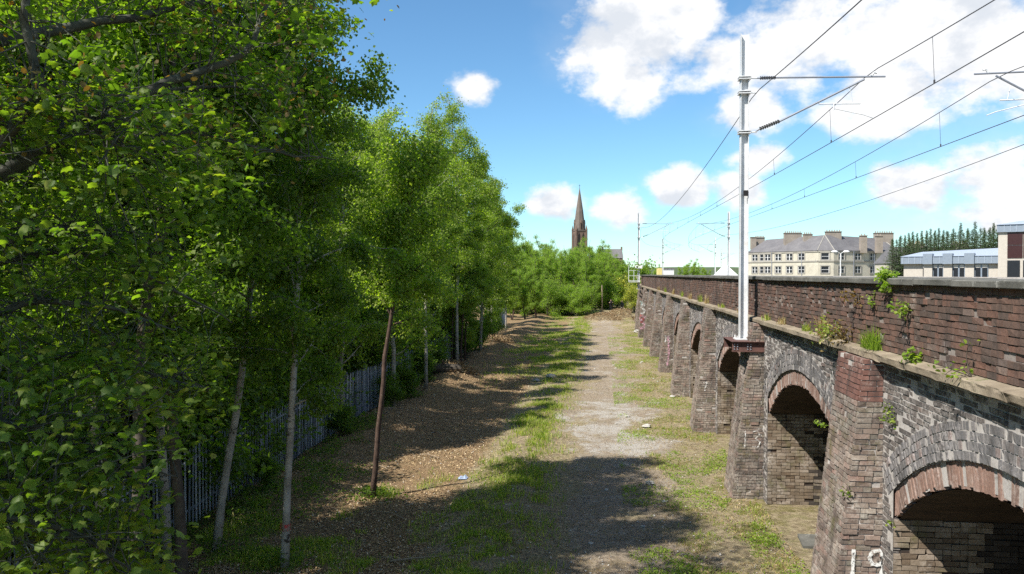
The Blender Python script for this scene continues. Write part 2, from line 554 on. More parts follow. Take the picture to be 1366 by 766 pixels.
M['dry'] = leaf_mat('dry_grass_blade', [(0, (0.25, 0.19, 0.09)), (0.6, (0.36, 0.28, 0.15)), (1, (0.16, 0.17, 0.05))], trans=0.25, tcol=(0.3, 0.24, 0.12))
M['lime'] = leaf_mat('fresh_green_leaf', [(0, (0.12, 0.19, 0.025)), (0.6, (0.19, 0.26, 0.04)), (1, (0.26, 0.30, 0.06))])
M['gorse'] = leaf_mat('yellow_flower', [(0, (0.17, 0.22, 0.035)), (0.6, (0.26, 0.29, 0.045)), (1, (0.48, 0.42, 0.05))], trans=0.2)


def chip_mat():
    m, nt, b = new_mat('wood_chip_and_leaf_litter')
    c = ramp(nt, piece_rnd(nt), [(0, (0.09, 0.052, 0.028)), (0.3, (0.20, 0.125, 0.062)), (0.6, (0.34, 0.235, 0.12)), (0.88, (0.47, 0.36, 0.21)), (1, (0.55, 0.48, 0.36))])
    setb(nt, b, c, 0.8, 0, 0.3)
    return m


M['chip'] = chip_mat()

# ------------------------------------------------------------------ ground
def gh(x, y):
    x, y = np.asarray(x, float), np.asarray(y, float)
    h = (fbm(x * 0.35, y * 0.35, 3) - 0.5) * 0.22 + (fbm(x * 1.3, y * 1.3, 9) - 0.5) * 0.10
    side = sstep(np.abs(x - 0.3), 1.0, 3.0)
    h = h * (0.25 + 0.75 * side)
    h = h + 0.10 * np.exp(-((x + 2.6) / 0.9) ** 2)                    # grassy ridge beside the track
    h = h + 0.28 * np.exp(-((x + 8.6) / 1.2) ** 2) * sstep(y, 12, 20)  # litter bank at the fence
    h = h + np.clip(-10.5 - x, 0, 12) * 0.09
    h = h + 1.0 * sstep(y, 100, 140) * sstep(7 - x, 0, 3)
    for mx, my, r, a in ((-8.2, 31, 2.0, 0.35), (-5.6, 45, 1.6, 0.3), (-3.5, 60, 1.5, 0.3), (-9, 66, 2, 0.4), (-8.5, 44, 1.8, 0.45),
                         (0.2, 101, 2.6, 0.9), (3.0, 108, 3.0, 1.1), (3.7, 92, 1.4, 0.5)):
        h = h + a * np.exp(-((x - mx) ** 2 + (y - my) ** 2) / (r * r))
    return np.where(x > 4.0, np.minimum(h, 0.05), h)


def zones(x, y):
    n1, n2 = fbm(x * 0.5, y * 0.35, 11), fbm(x * 1.4, y * 1.0, 23)
    wob = (n1 - 0.5) * 1.6 + (n2 - 0.5) * 1.0
    path = sstep(2.0 - np.abs(x - 0.5 + wob * 2.2), -0.5, 1.6) * sstep(104 - y, 0, 10)
    strip = np.exp(-((x + 2.5 + (n1 - 0.5) * 1.2) / 0.95) ** 2)
    far = sstep(y, 38, 55) * sstep(x, -8.5, -5) * sstep(-1.0 - x, -0.4, 1.0)
    right = sstep(x, 0.8, 2.0) * sstep(n2 * 0.8 + n1 * 0.4, 0.48, 0.68)
    front = sstep(23.5 - y + (n2 - .5) * 4, 0, 3) * sstep(-x, 1.4, 3.0) * sstep(n2 * .8 + n1 * .4, 0.58, 0.74) * 0.7
    grass = np.clip(np.maximum.reduce([np.minimum(strip * 1.25, 1) * sstep(n2, 0.28, 0.5) * (0.65 + 0.35 * sstep(n1, 0.4, 0.55)), far * sstep(n1 + n2, 0.8, 1.1) * 0.8, right * 0.6, front]), 0, 1)
    grass = grass * (1 - 0.85 * path * sstep(n1 + n2, 1.25, 0.95))
    litter = sstep(-x, 3.2, 4.6) * (1 - grass)
    return grass, path, litter


xs = np.concatenate([[-4000, -1500, -500, -200, -100, -60], np.arange(-40, -14, 1.0), np.arange(-14, 5.2, 0.2), np.arange(6, 30, 3), [40, 80, 150, 300, 700, 1500, 4000]])
ys = np.concatenate([[-1000, -200, -40, 0, 5], np.arange(8, 60, 0.22), np.arange(60, 150, 0.6), [155, 165, 180, 220, 300, 450, 700, 1200, 2500, 6000]])
GX, GY = np.meshgrid(xs, ys, indexing='xy')
GZ = gh(GX, GY)
nx, ny = len(xs), len(ys)
i = (np.arange(ny - 1)[:, None] * nx + np.arange(nx - 1)[None]).ravel()
gme = mk_mesh('ground', np.stack([GX, GY, GZ], -1).reshape(-1, 3), np.stack([i, i + 1, i + nx + 1, i + nx], 1), smooth_sh=True)
gr, pa, li = zones(GX.ravel(), GY.ravel())
ca = gme.color_attributes.new('zone', 'FLOAT_COLOR', 'POINT')
ca.data.foreach_set('color', np.stack([gr, pa, li, np.ones_like(gr)], 1).astype(np.float32).ravel())


def ground_mat():
    m, nt, b = new_mat('earth_track_and_litter')
    p = wpos(nt)
    z = node(nt, 'ShaderNodeAttribute', attribute_name='zone').outputs['Color']
    sp_ = node(nt, 'ShaderNodeSeparateColor', {0: z})
    g, pth, lit = sp_.outputs[0], sp_.outputs[1], sp_.outputs[2]
    n_f, n_m, n_b = noise(nt, p, 16, 8, 0.8), noise(nt, p, 2.6, 8, 0.75), noise(nt, p, 0.5, 6, 0.7)
    n_c = noise(nt, p, 6.5, 7, 0.78)
    dirt = ramp(nt, n_c, [(0.30, (0.10, 0.075, 0.05)), (0.44, (0.21, 0.165, 0.105)), (0.56, (0.33, 0.27, 0.17)), (0.70, (0.42, 0.37, 0.25))])
    dirt = mixc(nt, mth(nt, 'MULTIPLY', smooth(nt, n_m, 0.46, 0.62), 0.65), dirt, ramp(nt, n_f, [(0.3, (0.11, 0.105, 0.04)), (0.7, (0.31, 0.28, 0.13))]))
    litc = ramp(nt, n_f, [(0.30, (0.06, 0.038, 0.024)), (0.45, (0.18, 0.115, 0.065)), (0.58, (0.33, 0.235, 0.13)), (0.72, (0.48, 0.385, 0.24))])
    litc = mixc(nt, mth(nt, 'MULTIPLY', smooth(nt, n_m, 0.5, 0.64), 0.6), litc, ramp(nt, n_f, [(0.3, (0.05, 0.04, 0.02)), (0.6, (0.16, 0.14, 0.06))]))
    pathc = ramp(nt, n_c, [(0.30, (0.14, 0.108, 0.08)), (0.45, (0.24, 0.192, 0.143)), (0.58, (0.325, 0.268, 0.20)), (0.72, (0.43, 0.37, 0.29))])
    py_ = node(nt, 'ShaderNodeSeparateXYZ', {0: p}).outputs['Y']
    slab = mth(nt, 'MULTIPLY', mth(nt, 'MULTIPLY', smooth(nt, py_, 24.0, 29.0), smooth(nt, py_, 42.0, 35.0)), 0.15)
    n_b = mth(nt, 'ADD', n_b, slab)
    conc = mth(nt, 'MULTIPLY', smooth(nt, mth(nt, 'ADD', n_b, mth(nt, 'MULTIPLY', n_m, 0.8)), 0.93, 1.10), 0.8)
    pathc = mixc(nt, conc, pathc, ramp(nt, n_f, [(0.3, (0.30, 0.28, 0.25)), (0.7, (0.52, 0.50, 0.46))]))
    pathc = mixc(nt, mth(nt, 'MULTIPLY', smooth(nt, noise(nt, p, 1.3, 7, 0.75), 0.50, 0.60), 0.6), pathc, ramp(nt, n_f, [(0.3, (0.11, 0.08, 0.05)), (0.55, (0.22, 0.175, 0.10)), (0.75, (0.33, 0.28, 0.16))]))
    gcol = ramp(nt, n_c, [(0.3, (0.085, 0.08, 0.03)), (0.5, (0.18, 0.155, 0.065)), (0.68, (0.32, 0.27, 0.14))])
    brk = mth(nt, 'ADD', mth(nt, 'MULTIPLY_ADD', n_f, 1.0, -0.5), mth(nt, 'MULTIPLY_ADD', n_m, 2.0, -1.0))
    c = mixc(nt, smooth(nt, mth(nt, 'ADD', lit, brk), 0.3, 0.7), dirt, litc)
    c = mixc(nt, smooth(nt, mth(nt, 'ADD', pth, brk), 0.4, 0.75), c, pathc)
    c = mixc(nt, smooth(nt, mth(nt, 'ADD', g, brk), 0.4, 0.7), c, gcol)
    c = mixc(nt, 0.55, c, ramp(nt, noise(nt, p, 48, 5, 0.85), [(0.32, 0.45), (0.68, 1.3)]), 'MULTIPLY')
    setb(nt, b, c, 0.97, 0, 0.15, mth(nt, 'ADD', n_f, n_c), 0.9, 0.07)
    return m


gme.materials.append(ground_mat())
ground = ob('ground', gme, kind='structure', label='rough earth ground with worn dirt track, grass and leaf litter')

# ------------------------------------------------------------------ viaduct line: straight, then curving away to the right
X0, S0, RC = 4.39, 80.0, 320.0


def W(s, n, z):
    s, n, z = np.broadcast_arrays(np.asarray(s, float), np.asarray(n, float), np.asarray(z, float))
    th = np.maximum(s - S0, 0) / RC
    x = X0 + RC * (1 - np.cos(th)) + n * np.cos(th)
    y = np.minimum(s, S0) + RC * np.sin(th) - n * np.sin(th)
    return np.stack([x, y, z], -1)


def frame(s):
    th = np.maximum(np.asarray(s, float) - S0, 0) / RC
    o = np.zeros_like(th)
    T = np.stack([np.sin(th), np.cos(th), o], -1)
    N = np.stack([np.cos(th), -np.sin(th), o], -1)
    return T, N


S_A, S_B = 4.6, 118.0
PITCH, BW = 9.05, 1.35
BUTT = [12.85 + PITCH * k for k in range(-1, 12)]               # near face of each buttress
ARCH = [b + BW / 2 + PITCH / 2 for b in BUTT[:-1]]
HS, ZSP, ZCR = 3.4, 2.4, 3.58
RIN = (HS * HS + (ZCR - ZSP) ** 2) / (2 * (ZCR - ZSP))
ZC = ZCR - RIN
HALF = math.asin(HS / RIN)
RR, RX = RIN + 0.36, RIN + 0.36 + 0.48
Z_LB, Z_LT, Z_PB, Z_CT = 4.77, 4.91, 5.945, 6.055
CH = 0.083
PB, PT = 0.85, 0.30                                              # buttress depth at foot and head


def pdep(z):
    return PB + (PT - PB) * np.clip(np.asarray(z, float) / Z_LB, 0, 1)


viaduct = empty('railway_viaduct', (X0, 12.0, 0), 'long weathered brick railway viaduct with arches, buttresses and stone coped parapet', 'viaduct')
viaduct['kind'] = 'thing'
CAMP = np.array([0, 0, CAMZ])

BR = dict(c=[], e1=[], e2=[], e3=[], h=[], mat=[], grp=[])      # all bricks: centre, axes, half sizes


def put(c, e1, e2, e3, h, mat, grp):
    n = len(c)
    BR['c'].append(c); BR['e1'].append(np.broadcast_to(e1, (n, 3))); BR['e2'].append(np.broadcast_to(e2, (n, 3)))
    BR['e3'].append(np.broadcast_to(e3, (n, 3))); BR['h'].append(h)
    BR['mat'] += [mat] * n
    BR['grp'] += [grp] * n


def course(s0, s1, off):
    """brick intervals filling s0..s1, English-bond like mixture of long and short"""
    out = []
    s = s0 - off
    while s < s1 - 0.03:
        L = 0.236 if RNG.random() < 0.72 else 0.12
        a, b = max(s, s0), min(s + L, s1)
        if b - a > 0.04:
            out.append((a, b))
        s += L
    return out


UPZ = np.array([0, 0, 1.0])


def wall_rows(z0, z1, blocked, mat, grp, sa=S_A, sb=S_B, miss=0.012, jut=0.010, nface=0.0):
    n = int(round((z1 - z0) / CH))
    ch = (z1 - z0) / n
    for r in range(n):
        zc = z0 + (r + 0.5) * ch
        iv = [(sa, sb)]
        for a, b in blocked(zc):
            iv = [q for (x, y) in iv for q in ((x, min(y, a)), (max(x, b), y)) if q[1] - q[0] > 0.03]
        br = [p for (x, y) in iv for p in course(x, y, (r % 2) * 0.118 + RNG.random() * 0.04)]
        if not br:
            continue
        br = np.array(br)
        br = br[RNG.random(len(br)) > miss]
        m = (br[:, 0] + br[:, 1]) / 2
        T, N = frame(m)
        out = RNG.normal(0, jut * 0.5, len(m)) + np.where(RNG.random(len(m)) < 0.05, -0.03, 0)  # proud of the joint
        d = 0.05
        c = W(m, nface + d - out - 0.012, zc + RNG.normal(0, 0.002, len(m)))
        g_ = 0.0105 if mat == 'span' else 0.0065
        h = np.stack([(br[:, 1] - br[:, 0]) / 2 - g_ * 0.75, np.full(len(m), ch / 2 - g_), np.full(len(m), d)], 1)
        put(c, T, UPZ, -N, h, mat, grp)


wall_rows(Z_LT, Z_PB, lambda z: [], 'par', 'parapet', miss=0.014)


def span_block(z):
    out = [(b, b + BW) for b in BUTT]
    for a in ARCH:
        if z < ZSP:
            w = HS
        else:
            rad = (z - ZC) * math.tan(HALF)
            ext = math.sqrt(max(RX * RX - (z - ZC) ** 2, 0))
            w = min(rad, ext)
        if w > 0:
            out.append((a - w, a + w))
    return sorted(out)


wall_rows(0.0, Z_LB, span_block, 'span', 'spandrel', miss=0.01, jut=0.014)

# arch rings
for k, a in enumerate(ARCH):
    for j in range(5):
        if j == 0:
            rm, hr, wv, mat, rec = RIN + 0.18, 0.17, 0.088, 'ringr', 0.05
        else:
            rm, hr, wv, mat, rec = RR + 0.12 * (j - 0.5), 0.054, 0.084, 'ringd', 0.0
        nb = int(2 * HALF * rm / wv)
        th = (np.arange(nb) + 0.5 + (0.5 if j % 2 else 0)) / nb * 2 * HALF - HALF
        th = th[np.abs(th) < HALF]
        th = th[RNG.random(len(th)) > 0.012]
        n = len(th)
        hrr = np.full(n, hr)
        rmm = np.full(n, rm)
        if j == 0:
            cut = RNG.random(n) ** 2 * 0.07
            hrr -= cut / 2
            rmm += cut / 2
        ss = a + rmm * np.sin(th)
        T, N = frame(np.full(n, a))
        e1 = T * np.cos(th)[:, None] - UPZ * np.sin(th)[:, None]
        e2 = T * np.sin(th)[:, None] + UPZ * np.cos(th)[:, None]
        d = 0.06
        c = W(ss, rec + d - 0.012 - RNG.normal(0, 0.006, n), ZC + rmm * np.cos(th))
        put(c, e1, e2, -N, np.stack([np.full(n, wv / 2 - 0.0065), hrr - 0.002, np.full(n, d)], 1), mat, 'arch_ring.%d' % k)

# jamb faces inside the arches (far side faces the camera)
for k, a in enumerate(ARCH[:9]):
    nr = int(ZSP / CH)
    for r in range(nr):
        z = (r + 0.5) * ZSP / nr
        br = np.array(course(0.0, 5.2, (r % 2) * 0.118))
        br = br[RNG.random(len(br)) > 0.02]
        m = br.mean(1)
        T, N = frame(np.full(len(m), a + HS))
        c = W(np.full(len(m), a + HS + 0.04) - RNG.normal(0, 0.006, len(m)), m, z)
        h = np.stack([(br[:, 1] - br[:, 0]) / 2 - 0.005, np.full(len(m), ZSP / nr / 2 - 0.005), np.full(len(m), 0.05)], 1)
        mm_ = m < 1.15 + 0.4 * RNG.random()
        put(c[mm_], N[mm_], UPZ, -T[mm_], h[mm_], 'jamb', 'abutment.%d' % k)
        put(c[~mm_], N[~mm_], UPZ, -T[~mm_], h[~mm_], 'jambd', 'abutment.%d' % k)  # bricks past the mouth take the painted shade tone

# buttress bricks: near face, battered front, far face
for k, b in enumerate(BUTT):
    nr = int(round(Z_LB / CH))
    ch = Z_LB / nr
    tilt = math.atan((PB - PT) / Z_LB)
    for r in range(nr):
        z = (r + 0.5) * ch
        p = float(pdep(z))
        top = z > 4.1
        mat = 'buttred' if (top and k == 1) else 'butt'
        jut = 0.005 if top else 0.013
        for side in (0, 1):
            br = np.array(course(-p, 0.0, (r % 2) * 0.118))
            br = br[RNG.random(len(br)) > 0.02]
            m = br.mean(1)
            s = b if side == 0 else b + BW
            T, N = frame(np.full(len(m), s))
            sg = -1 if side == 0 else 1
            c = W(s + sg * (RNG.normal(0, jut * 0.5, len(m)) - 0.04), m, z)
            h = np.stack([(br[:, 1] - br[:, 0]) / 2 - 0.006, np.full(len(m), ch / 2 - 0.007), np.full(len(m), 0.05)], 1)
            put(c, N * (1 if side == 0 else -1), UPZ, T * sg, h, mat, 'buttress.%d' % k)
        br = np.array(course(b + 0.055, b + BW - 0.055, (r % 2) * 0.118))
        br = br[RNG.random(len(br)) > 0.015]
        m = br.mean(1)
        T, N = frame(m)
        out = -N * math.cos(tilt) + UPZ * math.sin(tilt)
        up = UPZ * math.cos(tilt) + N * math.sin(tilt)
        c = W(m, -p + 0.045 - RNG.normal(0, jut * 0.6, len(m)), z)
        h = np.stack([(br[:, 1] - br[:, 0]) / 2 - 0.006, np.full(len(m), ch / 2 - 0.006), np.full(len(m), 0.05)], 1)
        put(c, T, up, out, h, mat, 'buttress.%d' % k)

for q in ('c', 'e1', 'e2', 'e3', 'h'):
    BR[q] = np.concatenate(BR[q])
BR['mat'], BR['grp'] = np.array(BR['mat']), np.array(BR['grp'])
nB = len(BR['c'])

# which bricks show largest in the photograph
bx_, by_, bd_ = to_px(BR['c'])
dv = CAMP - BR['c']
dist = np.linalg.norm(dv, axis=1)
face = np.clip((dv * BR['e3']).sum(1) / dist, 0, 1)
area = BR['h'][:, 0] * BR['h'][:, 1] * face / dist ** 2
inview = (bx_ > 2) & (bx_ < 1364) & (by_ > 2) & (by_ < 764) & (bd_ > 0)
wallish = (BR['grp'] == 'parapet') | (BR['grp'] == 'spandrel')
ringish = np.char.startswith(BR['grp'], 'arch_ring')
pick = np.zeros(nB, bool)
cand = np.where(inview & wallish)[0]
pick[cand[np.argsort(-area[cand])[:295]]] = True
cand = np.where(inview & ringish & (BR['mat'] == 'ringd'))[0]
pick[cand[np.argsort(-area[cand])[:295]]] = True


def brick_mesh(name, idx, mat):
    n = len(idx)
    sg = np.array([[x, y, z] for x in (-1, 1) for y in (-1, 1) for z in (-1, 1)], float)
    L = sg[None] * BR['h'][idx][:, None]
    jit = RNG.normal(0, 0.0028, (n, 8, 3))
    chip = (RNG.random((n, 8)) < 0.10) * RNG.random((n, 8)) * 0.018
    front = sg[None, :, 2] > 0
    L = L + jit * front[..., None]
    L[..., 0] -= sg[None, :, 0] * chip * front
    L[..., 1] -= sg[None, :, 1] * chip * front * 0.6
    V = BR['c'][idx][:, None] + L[..., 0:1] * BR['e1'][idx][:, None] + L[..., 1:2] * BR['e2'][idx][:, None] + L[..., 2:3] * BR['e3'][idx][:, None]
    qs = BOXQ[[0, 1, 2, 3, 5]]                   # no back
    Q = (np.arange(n)[:, None, None] * 8 + qs[None]).reshape(-1, 4)
    return mk_mesh(name, V.reshape(-1, 3), Q, [mat])


# cores behind the bricks
def strip_mesh(ss, zlo, zhi, n):
    m = MB()
    A, B = W(ss, n, zlo), W(ss, n, zhi)
    k = len(ss)
    V = np.concatenate([A, B])
    i = np.arange(k - 1)
    m.add(V, np.stack([i, i + 1, k + i + 1, k + i], 1))
    return m


ss, zl = [S_A], [-0.4]
for a in ARCH:
    ss += [a - HS]; zl += [-0.4]
    for t in np.linspace(-HALF, HALF, 25):
        ss.append(a + (RIN + 0.05) * math.sin(t) * HS / (HS + 0.03)); zl.append(ZC + (RIN + 0.05) * math.cos(t))
    ss += [a + HS]; zl += [-0.4]
ss += [S_B]; zl += [-0.4]
ss, zl = np.array(ss), np.array(zl)
zr = np.array([ZC + RR * math.cos(math.asin(max(-1, min(1, (q - a_) / RR)))) if z_ > 0 else -0.4
               for q, z_ in zip(ss, zl) for a_ in [min(ARCH, key=lambda t: abs(t - q))]])
spandrel = strip_mesh(ss, np.maximum(zl, zr), np.full(len(ss), Z_LB + 0.05), -0.004)
A2 = strip_mesh(ss, zl, np.maximum(zl, zr) + 0.03, 0.046)
for a_v, a_q in zip(A2.v, A2.q):
    keep = (a_v[a_q][..., 2].min(1) > 0) & (np.ptp(a_v[a_q][..., 1], axis=1) > 1e-4)
    spandrel.add(a_v, a_q[keep])
spandrel = spandrel.build('spandrel_wall', M['mortar'], viaduct)
sp = np.linspace(S_A, S_B, 60)
parapet = strip_mesh(sp, np.full(60, Z_LT - 0.1), np.full(60, Z_PB + 0.03), 0.014).add(
    np.concatenate([W(sp, 0.40, 4.8), W(sp, 0.40, Z_PB + 0.03)]), np.stack([np.arange(59), np.arange(59) + 60, np.arange(59) + 61, np.arange(59) + 1], 1)
).build('parapet', M['parmortar'], viaduct)
BMESH = []
parents = {'parapet': parapet, 'spandrel': spandrel}
for k, a in enumerate(ARCH):                    # arch barrels
    prof = [(a - HS - 0.0, -0.4), (a - HS, ZSP)]
    prof += [(a + RIN * math.sin(t), ZC + RIN * math.cos(t)) for t in np.linspace(-HALF, HALF, 21)]
    prof += [(a + HS + 0.02, ZSP), (a + HS + 0.02, -0.4)]
    prof = np.array(prof)
    lens = np.concatenate([[0], np.cumsum(np.linalg.norm(np.diff(prof, axis=0), axis=1))])
    ns = [0.08, 2.5, 8.4]
    V = np.concatenate([W(prof[:, 0], n, prof[:, 1]) for n in ns])
    kk = len(prof)
    Q = np.concatenate([np.stack([j * kk + np.arange(kk - 1), j * kk + np.arange(1, kk), (j + 1) * kk + np.arange(1, kk), (j + 1) * kk + np.arange(kk - 1)], 1) for j in range(2)])
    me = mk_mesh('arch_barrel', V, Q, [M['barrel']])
    uvl = me.uv_layers.new(name='UVMap')
    uvv = np.stack([np.repeat(ns, kk), np.tile(lens, 3)], 1)
    li_ = np.zeros(len(me.loops), np.int32)
    me.loops.foreach_get('vertex_index', li_)
    uvl.data.foreach_set('uv', uvv[li_].astype(np.float32).ravel())
    bar = ob('arch_barrel', me, viaduct)
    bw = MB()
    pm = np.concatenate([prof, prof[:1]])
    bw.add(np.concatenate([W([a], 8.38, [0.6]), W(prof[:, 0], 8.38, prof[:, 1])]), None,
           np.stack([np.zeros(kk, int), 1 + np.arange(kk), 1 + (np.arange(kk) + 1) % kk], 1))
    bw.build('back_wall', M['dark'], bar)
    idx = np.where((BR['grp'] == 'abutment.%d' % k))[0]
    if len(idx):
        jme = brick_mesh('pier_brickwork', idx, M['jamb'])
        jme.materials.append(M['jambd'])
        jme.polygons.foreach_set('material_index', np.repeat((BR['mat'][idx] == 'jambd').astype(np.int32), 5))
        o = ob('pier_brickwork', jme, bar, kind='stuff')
    ring_idx = np.where((BR['grp'] == 'arch_ring.%d' % k) & ~pick)[0]
    mi = (BR['mat'][ring_idx] == 'ringr')
    rme = brick_mesh('arch_ring', ring_idx, M['ringd'])
    rme.materials.append(M['ringr'])
    rme.polygons.foreach_set('material_index', np.repeat(mi.astype(np.int32), 5))
    ring = ob('arch_ring', rme, viaduct, kind='stuff')
    parents['arch_ring.%d' % k] = ring

for k, b in enumerate(BUTT):                    # buttress cores with their bricks
    m = MB()
    P = []
    for n_, s_ in ((-1, b), (-1, b + BW), (1, b), (1, b + BW)):
        for z in (-0.3, Z_LB - 0.02):
            P.append(W(s_ + (0.012 if s_ == b else -0.012), (-float(pdep(z)) + 0.014) if n_ < 0 else 0.05, z))
    m.hexa(np.array([P[0], P[1], P[2], P[3], P[4], P[5], P[6], P[7]]))
    bo = m.build('buttress', M['mortar'], viaduct)
    parents['buttress.%d' % k] = bo
    idx = np.where(BR['grp'] == 'buttress.%d' % k)[0]
    me = brick_mesh('buttress_brickwork', idx, M['butt'])
    me.materials.append(M['buttred'])
    me.polygons.foreach_set('material_index', np.repeat((BR['mat'][idx] == 'buttred').astype(np.int32), 5))
    ob('buttress_brickwork', me, bo, kind='stuff')

for g, mt in (('parapet', 'par'), ('spandrel', 'span')):
    idx = np.where((BR['grp'] == g) & ~pick)[0]
    ob(g + '_brickwork', brick_mesh(g + '_brickwork', idx, M[mt]), parents[g], kind='stuff')

# the nearest bricks, one by one
UNIT = {}


def unit_brick(mat, v):
    key = (mat, v)
    if key not in UNIT:
        rg = np.random.default_rng(v)
        sg = np.array([[x, y, z] for x in (-1, 1) for y in (-1, 1) for z in (-1, 1)], float)
        P = sg.copy()
        fr = sg[:, 2] > 0
        P[fr] += rg.normal(0, [0.02, 0.05, 0.05], (fr.sum(), 3))
        # worn front face: an inset ring of corners
        UNIT[key] = mk_mesh('brick', P, BOXQ[[0, 1, 2, 3, 5]], [M[mat]])
    return UNIT[key]


for j, idx in enumerate(np.where(pick)[0]):
    g = BR['grp'][idx]
    o = bpy.data.objects.new('voussoir' if g.startswith('arch_ring') else 'brick', unit_brick(BR['mat'][idx], j % 8))
    COL.objects.link(o)
    rot = Matrix((BR['e1'][idx], BR['e2'][idx], BR['e3'][idx])).transposed().to_4x4()
    h = BR['h'][idx]
    o.parent = parents[g]
    o.matrix_basis = Matrix.Translation(Vector(BR['c'][idx]) - Vector(viaduct.location)) @ rot @ Matrix.Diagonal((h[0], h[1], h[2], 1))
    o.matrix_parent_inverse = Matrix.Translation(Vector(viaduct.location)) @ WMAT[parents[g].name].inverted() if False else Matrix.Identity(4)
    # parents are meshes whose local space equals world space under the viaduct's inverse
    o.matrix_basis = Matrix.Translation(Vector(BR['c'][idx])) @ rot @ Matrix.Diagonal((h[0], h[1], h[2], 1))


# coping and ledge stones
def rough_stone(s0, s1, n0, n1, z0, z1, amp, slope=0.0, seed=0, ns=9):
    sx = np.linspace(s0 + 0.004, s1 - 0.004, ns)
    prof = [(n1, z0), (n0 + 0.008, z0), (n0, z0 + 0.01), (n0, (z0 + z1) / 2), (n0, z1 - 0.015 - slope), (n0 + 0.015, z1 - slope), (n1, z1)]
    V, k = [], len(prof)
    for ii, s in enumerate(sx):
        for jj, (n, z) in enumerate(prof):
            a = amp * (fbm(np.array(s * 2.3 + 5), np.array(jj * 0.25 + seed), 5, 3) - 0.5) * 2 if 0 < jj < 6 else 0
            V.append(W(s, n - (a if jj in (2, 3, 4) else a * 0.4), z + (a * 0.5 if jj in (1, 2) else a * 0.15)))
    V = np.array(V)
    i, j = np.meshgrid(np.arange(ns - 1), np.arange(k - 1), indexing='ij')
    b = (i * k + j).ravel()
    Q = np.stack([b, b + 1, b + k + 1, b + k], 1)
    m = MB()
    m.add(V, Q)
    m.add(V[:k], None, np.stack([np.zeros(k - 2, int), np.arange(1, k - 1), np.arange(2, k)], 1))
    m.add(V[-k:], None, np.stack([np.zeros(k - 2, int), np.arange(2, k), np.arange(1, k - 1)], 1))
    return m


coping = empty('coping', (X0, 12, Z_CT), None, None)
string = empty('string_course', (X0, 12, Z_LT), None, None)
for e in (coping, string):
    e.parent = viaduct
    e.matrix_parent_inverse = WMAT[viaduct.name].inverted()
s = S_A
k = 0
while s < S_B:
    L = RNG.uniform(0.95, 1.35)
    rough_stone(s, s + L, -0.09 + RNG.normal(0, 0.006), 0.46, Z_PB + RNG.normal(0, 0.004), Z_CT + RNG.normal(0, 0.004), 0.010, 0.012, k).build('coping_stone', M['stone'], coping)
    s += L
    k += 1
s = S_A
while s < S_B:
    L = RNG.uniform(1.1, 1.7)
    worn = 0.05 if s < 11.5 else (0.03 if s < 17 else 0.012)
    rough_stone(s, s + L, -0.20 + RNG.normal(0, 0.01), 0.02, Z_LB + RNG.normal(0, 0.006), Z_LT, worn, 0.03, 0, 31).build('ledge_stone', M['ledge'], string)
    s += L
    k += 1

# deck, ballast edge and the far side of the viaduct
m = MB()
i = np.arange(59)
m.add(np.concatenate([W(sp, 0.35, 5.35), W(sp, 9.2, 5.35)]), np.stack([i, i + 1, i + 61, i + 60], 1))
m.build('deck', M['stonep'], viaduct)
m = MB()
m.add(np.concatenate([W(sp, 9.2, -0.4), W(sp, 9.2, 6.0), W(sp, 9.6, 6.0), W(sp, 9.6, -0.4)]),
      np.concatenate([np.stack([i + 60 * j, i + 1 + 60 * j, i + 61 + 60 * j, i + 60 + 60 * j], 1) for j in range(3)]))
m.build('far_side_wall', M['mortar'], viaduct)
m = MB()                                         # near end, closed
m.quad(W(S_A, 0, -0.4), W(S_A, 9.6, -0.4), W(S_A, 9.6, 6.0), W(S_A, 0, 6.0))
m.build('end_wall', M['mortar'], viaduct)


# graffiti on the buttresses' near faces
def ribbon(pts, w):
    pts = np.asarray(pts, float)
    d = np.gradient(pts, axis=0)
    d /= np.linalg.norm(d, axis=1, keepdims=True) + 1e-9
    s = np.stack([-d[:, 1], d[:, 0]], 1) * (w / 2) * (1 + 0.25 * np.sin(np.arange(len(pts)) * 2.1))[:, None]
    return pts + s, pts - s


GLY = {'1': [[(0.5, 1), (0.46, 0.5), (0.42, 0)]],
       '9': [[(0.95, 0.8), (0.7, 1.0), (0.3, 0.95), (0.12, 0.75), (0.3, 0.52), (0.7, 0.5), (0.95, 0.62), (0.95, 0.8), (0.92, 0.4), (0.72, 0.0)]],
       '3': [[(0.1, 0.95), (0.6, 1.0), (0.85, 0.8), (0.4, 0.55), (0.9, 0.35), (0.7, 0.05), (0.1, 0.05)]],
       '5': [[(0.9, 1), (0.2, 1), (0.2, 0.6), (0.7, 0.6), (0.9, 0.35), (0.6, 0.02), (0.1, 0.05)]],
       'J': [[(0.3, 1), (0.8, 1), (0.7, 0.5), (0.6, 0.1), (0.3, 0.0), (0.1, 0.15)]],
       '7': [[(0.05, 0.95), (0.9, 1.0), (0.6, 0.5), (0.45, 0.0)]], '|': [[(0.5, 1), (0.55, 0.5), (0.45, 0)]],
       'S': [[(0.9, 0.9), (0.5, 1.0), (0.15, 0.8), (0.5, 0.55), (0.85, 0.3), (0.5, 0.0), (0.1, 0.1)]]}


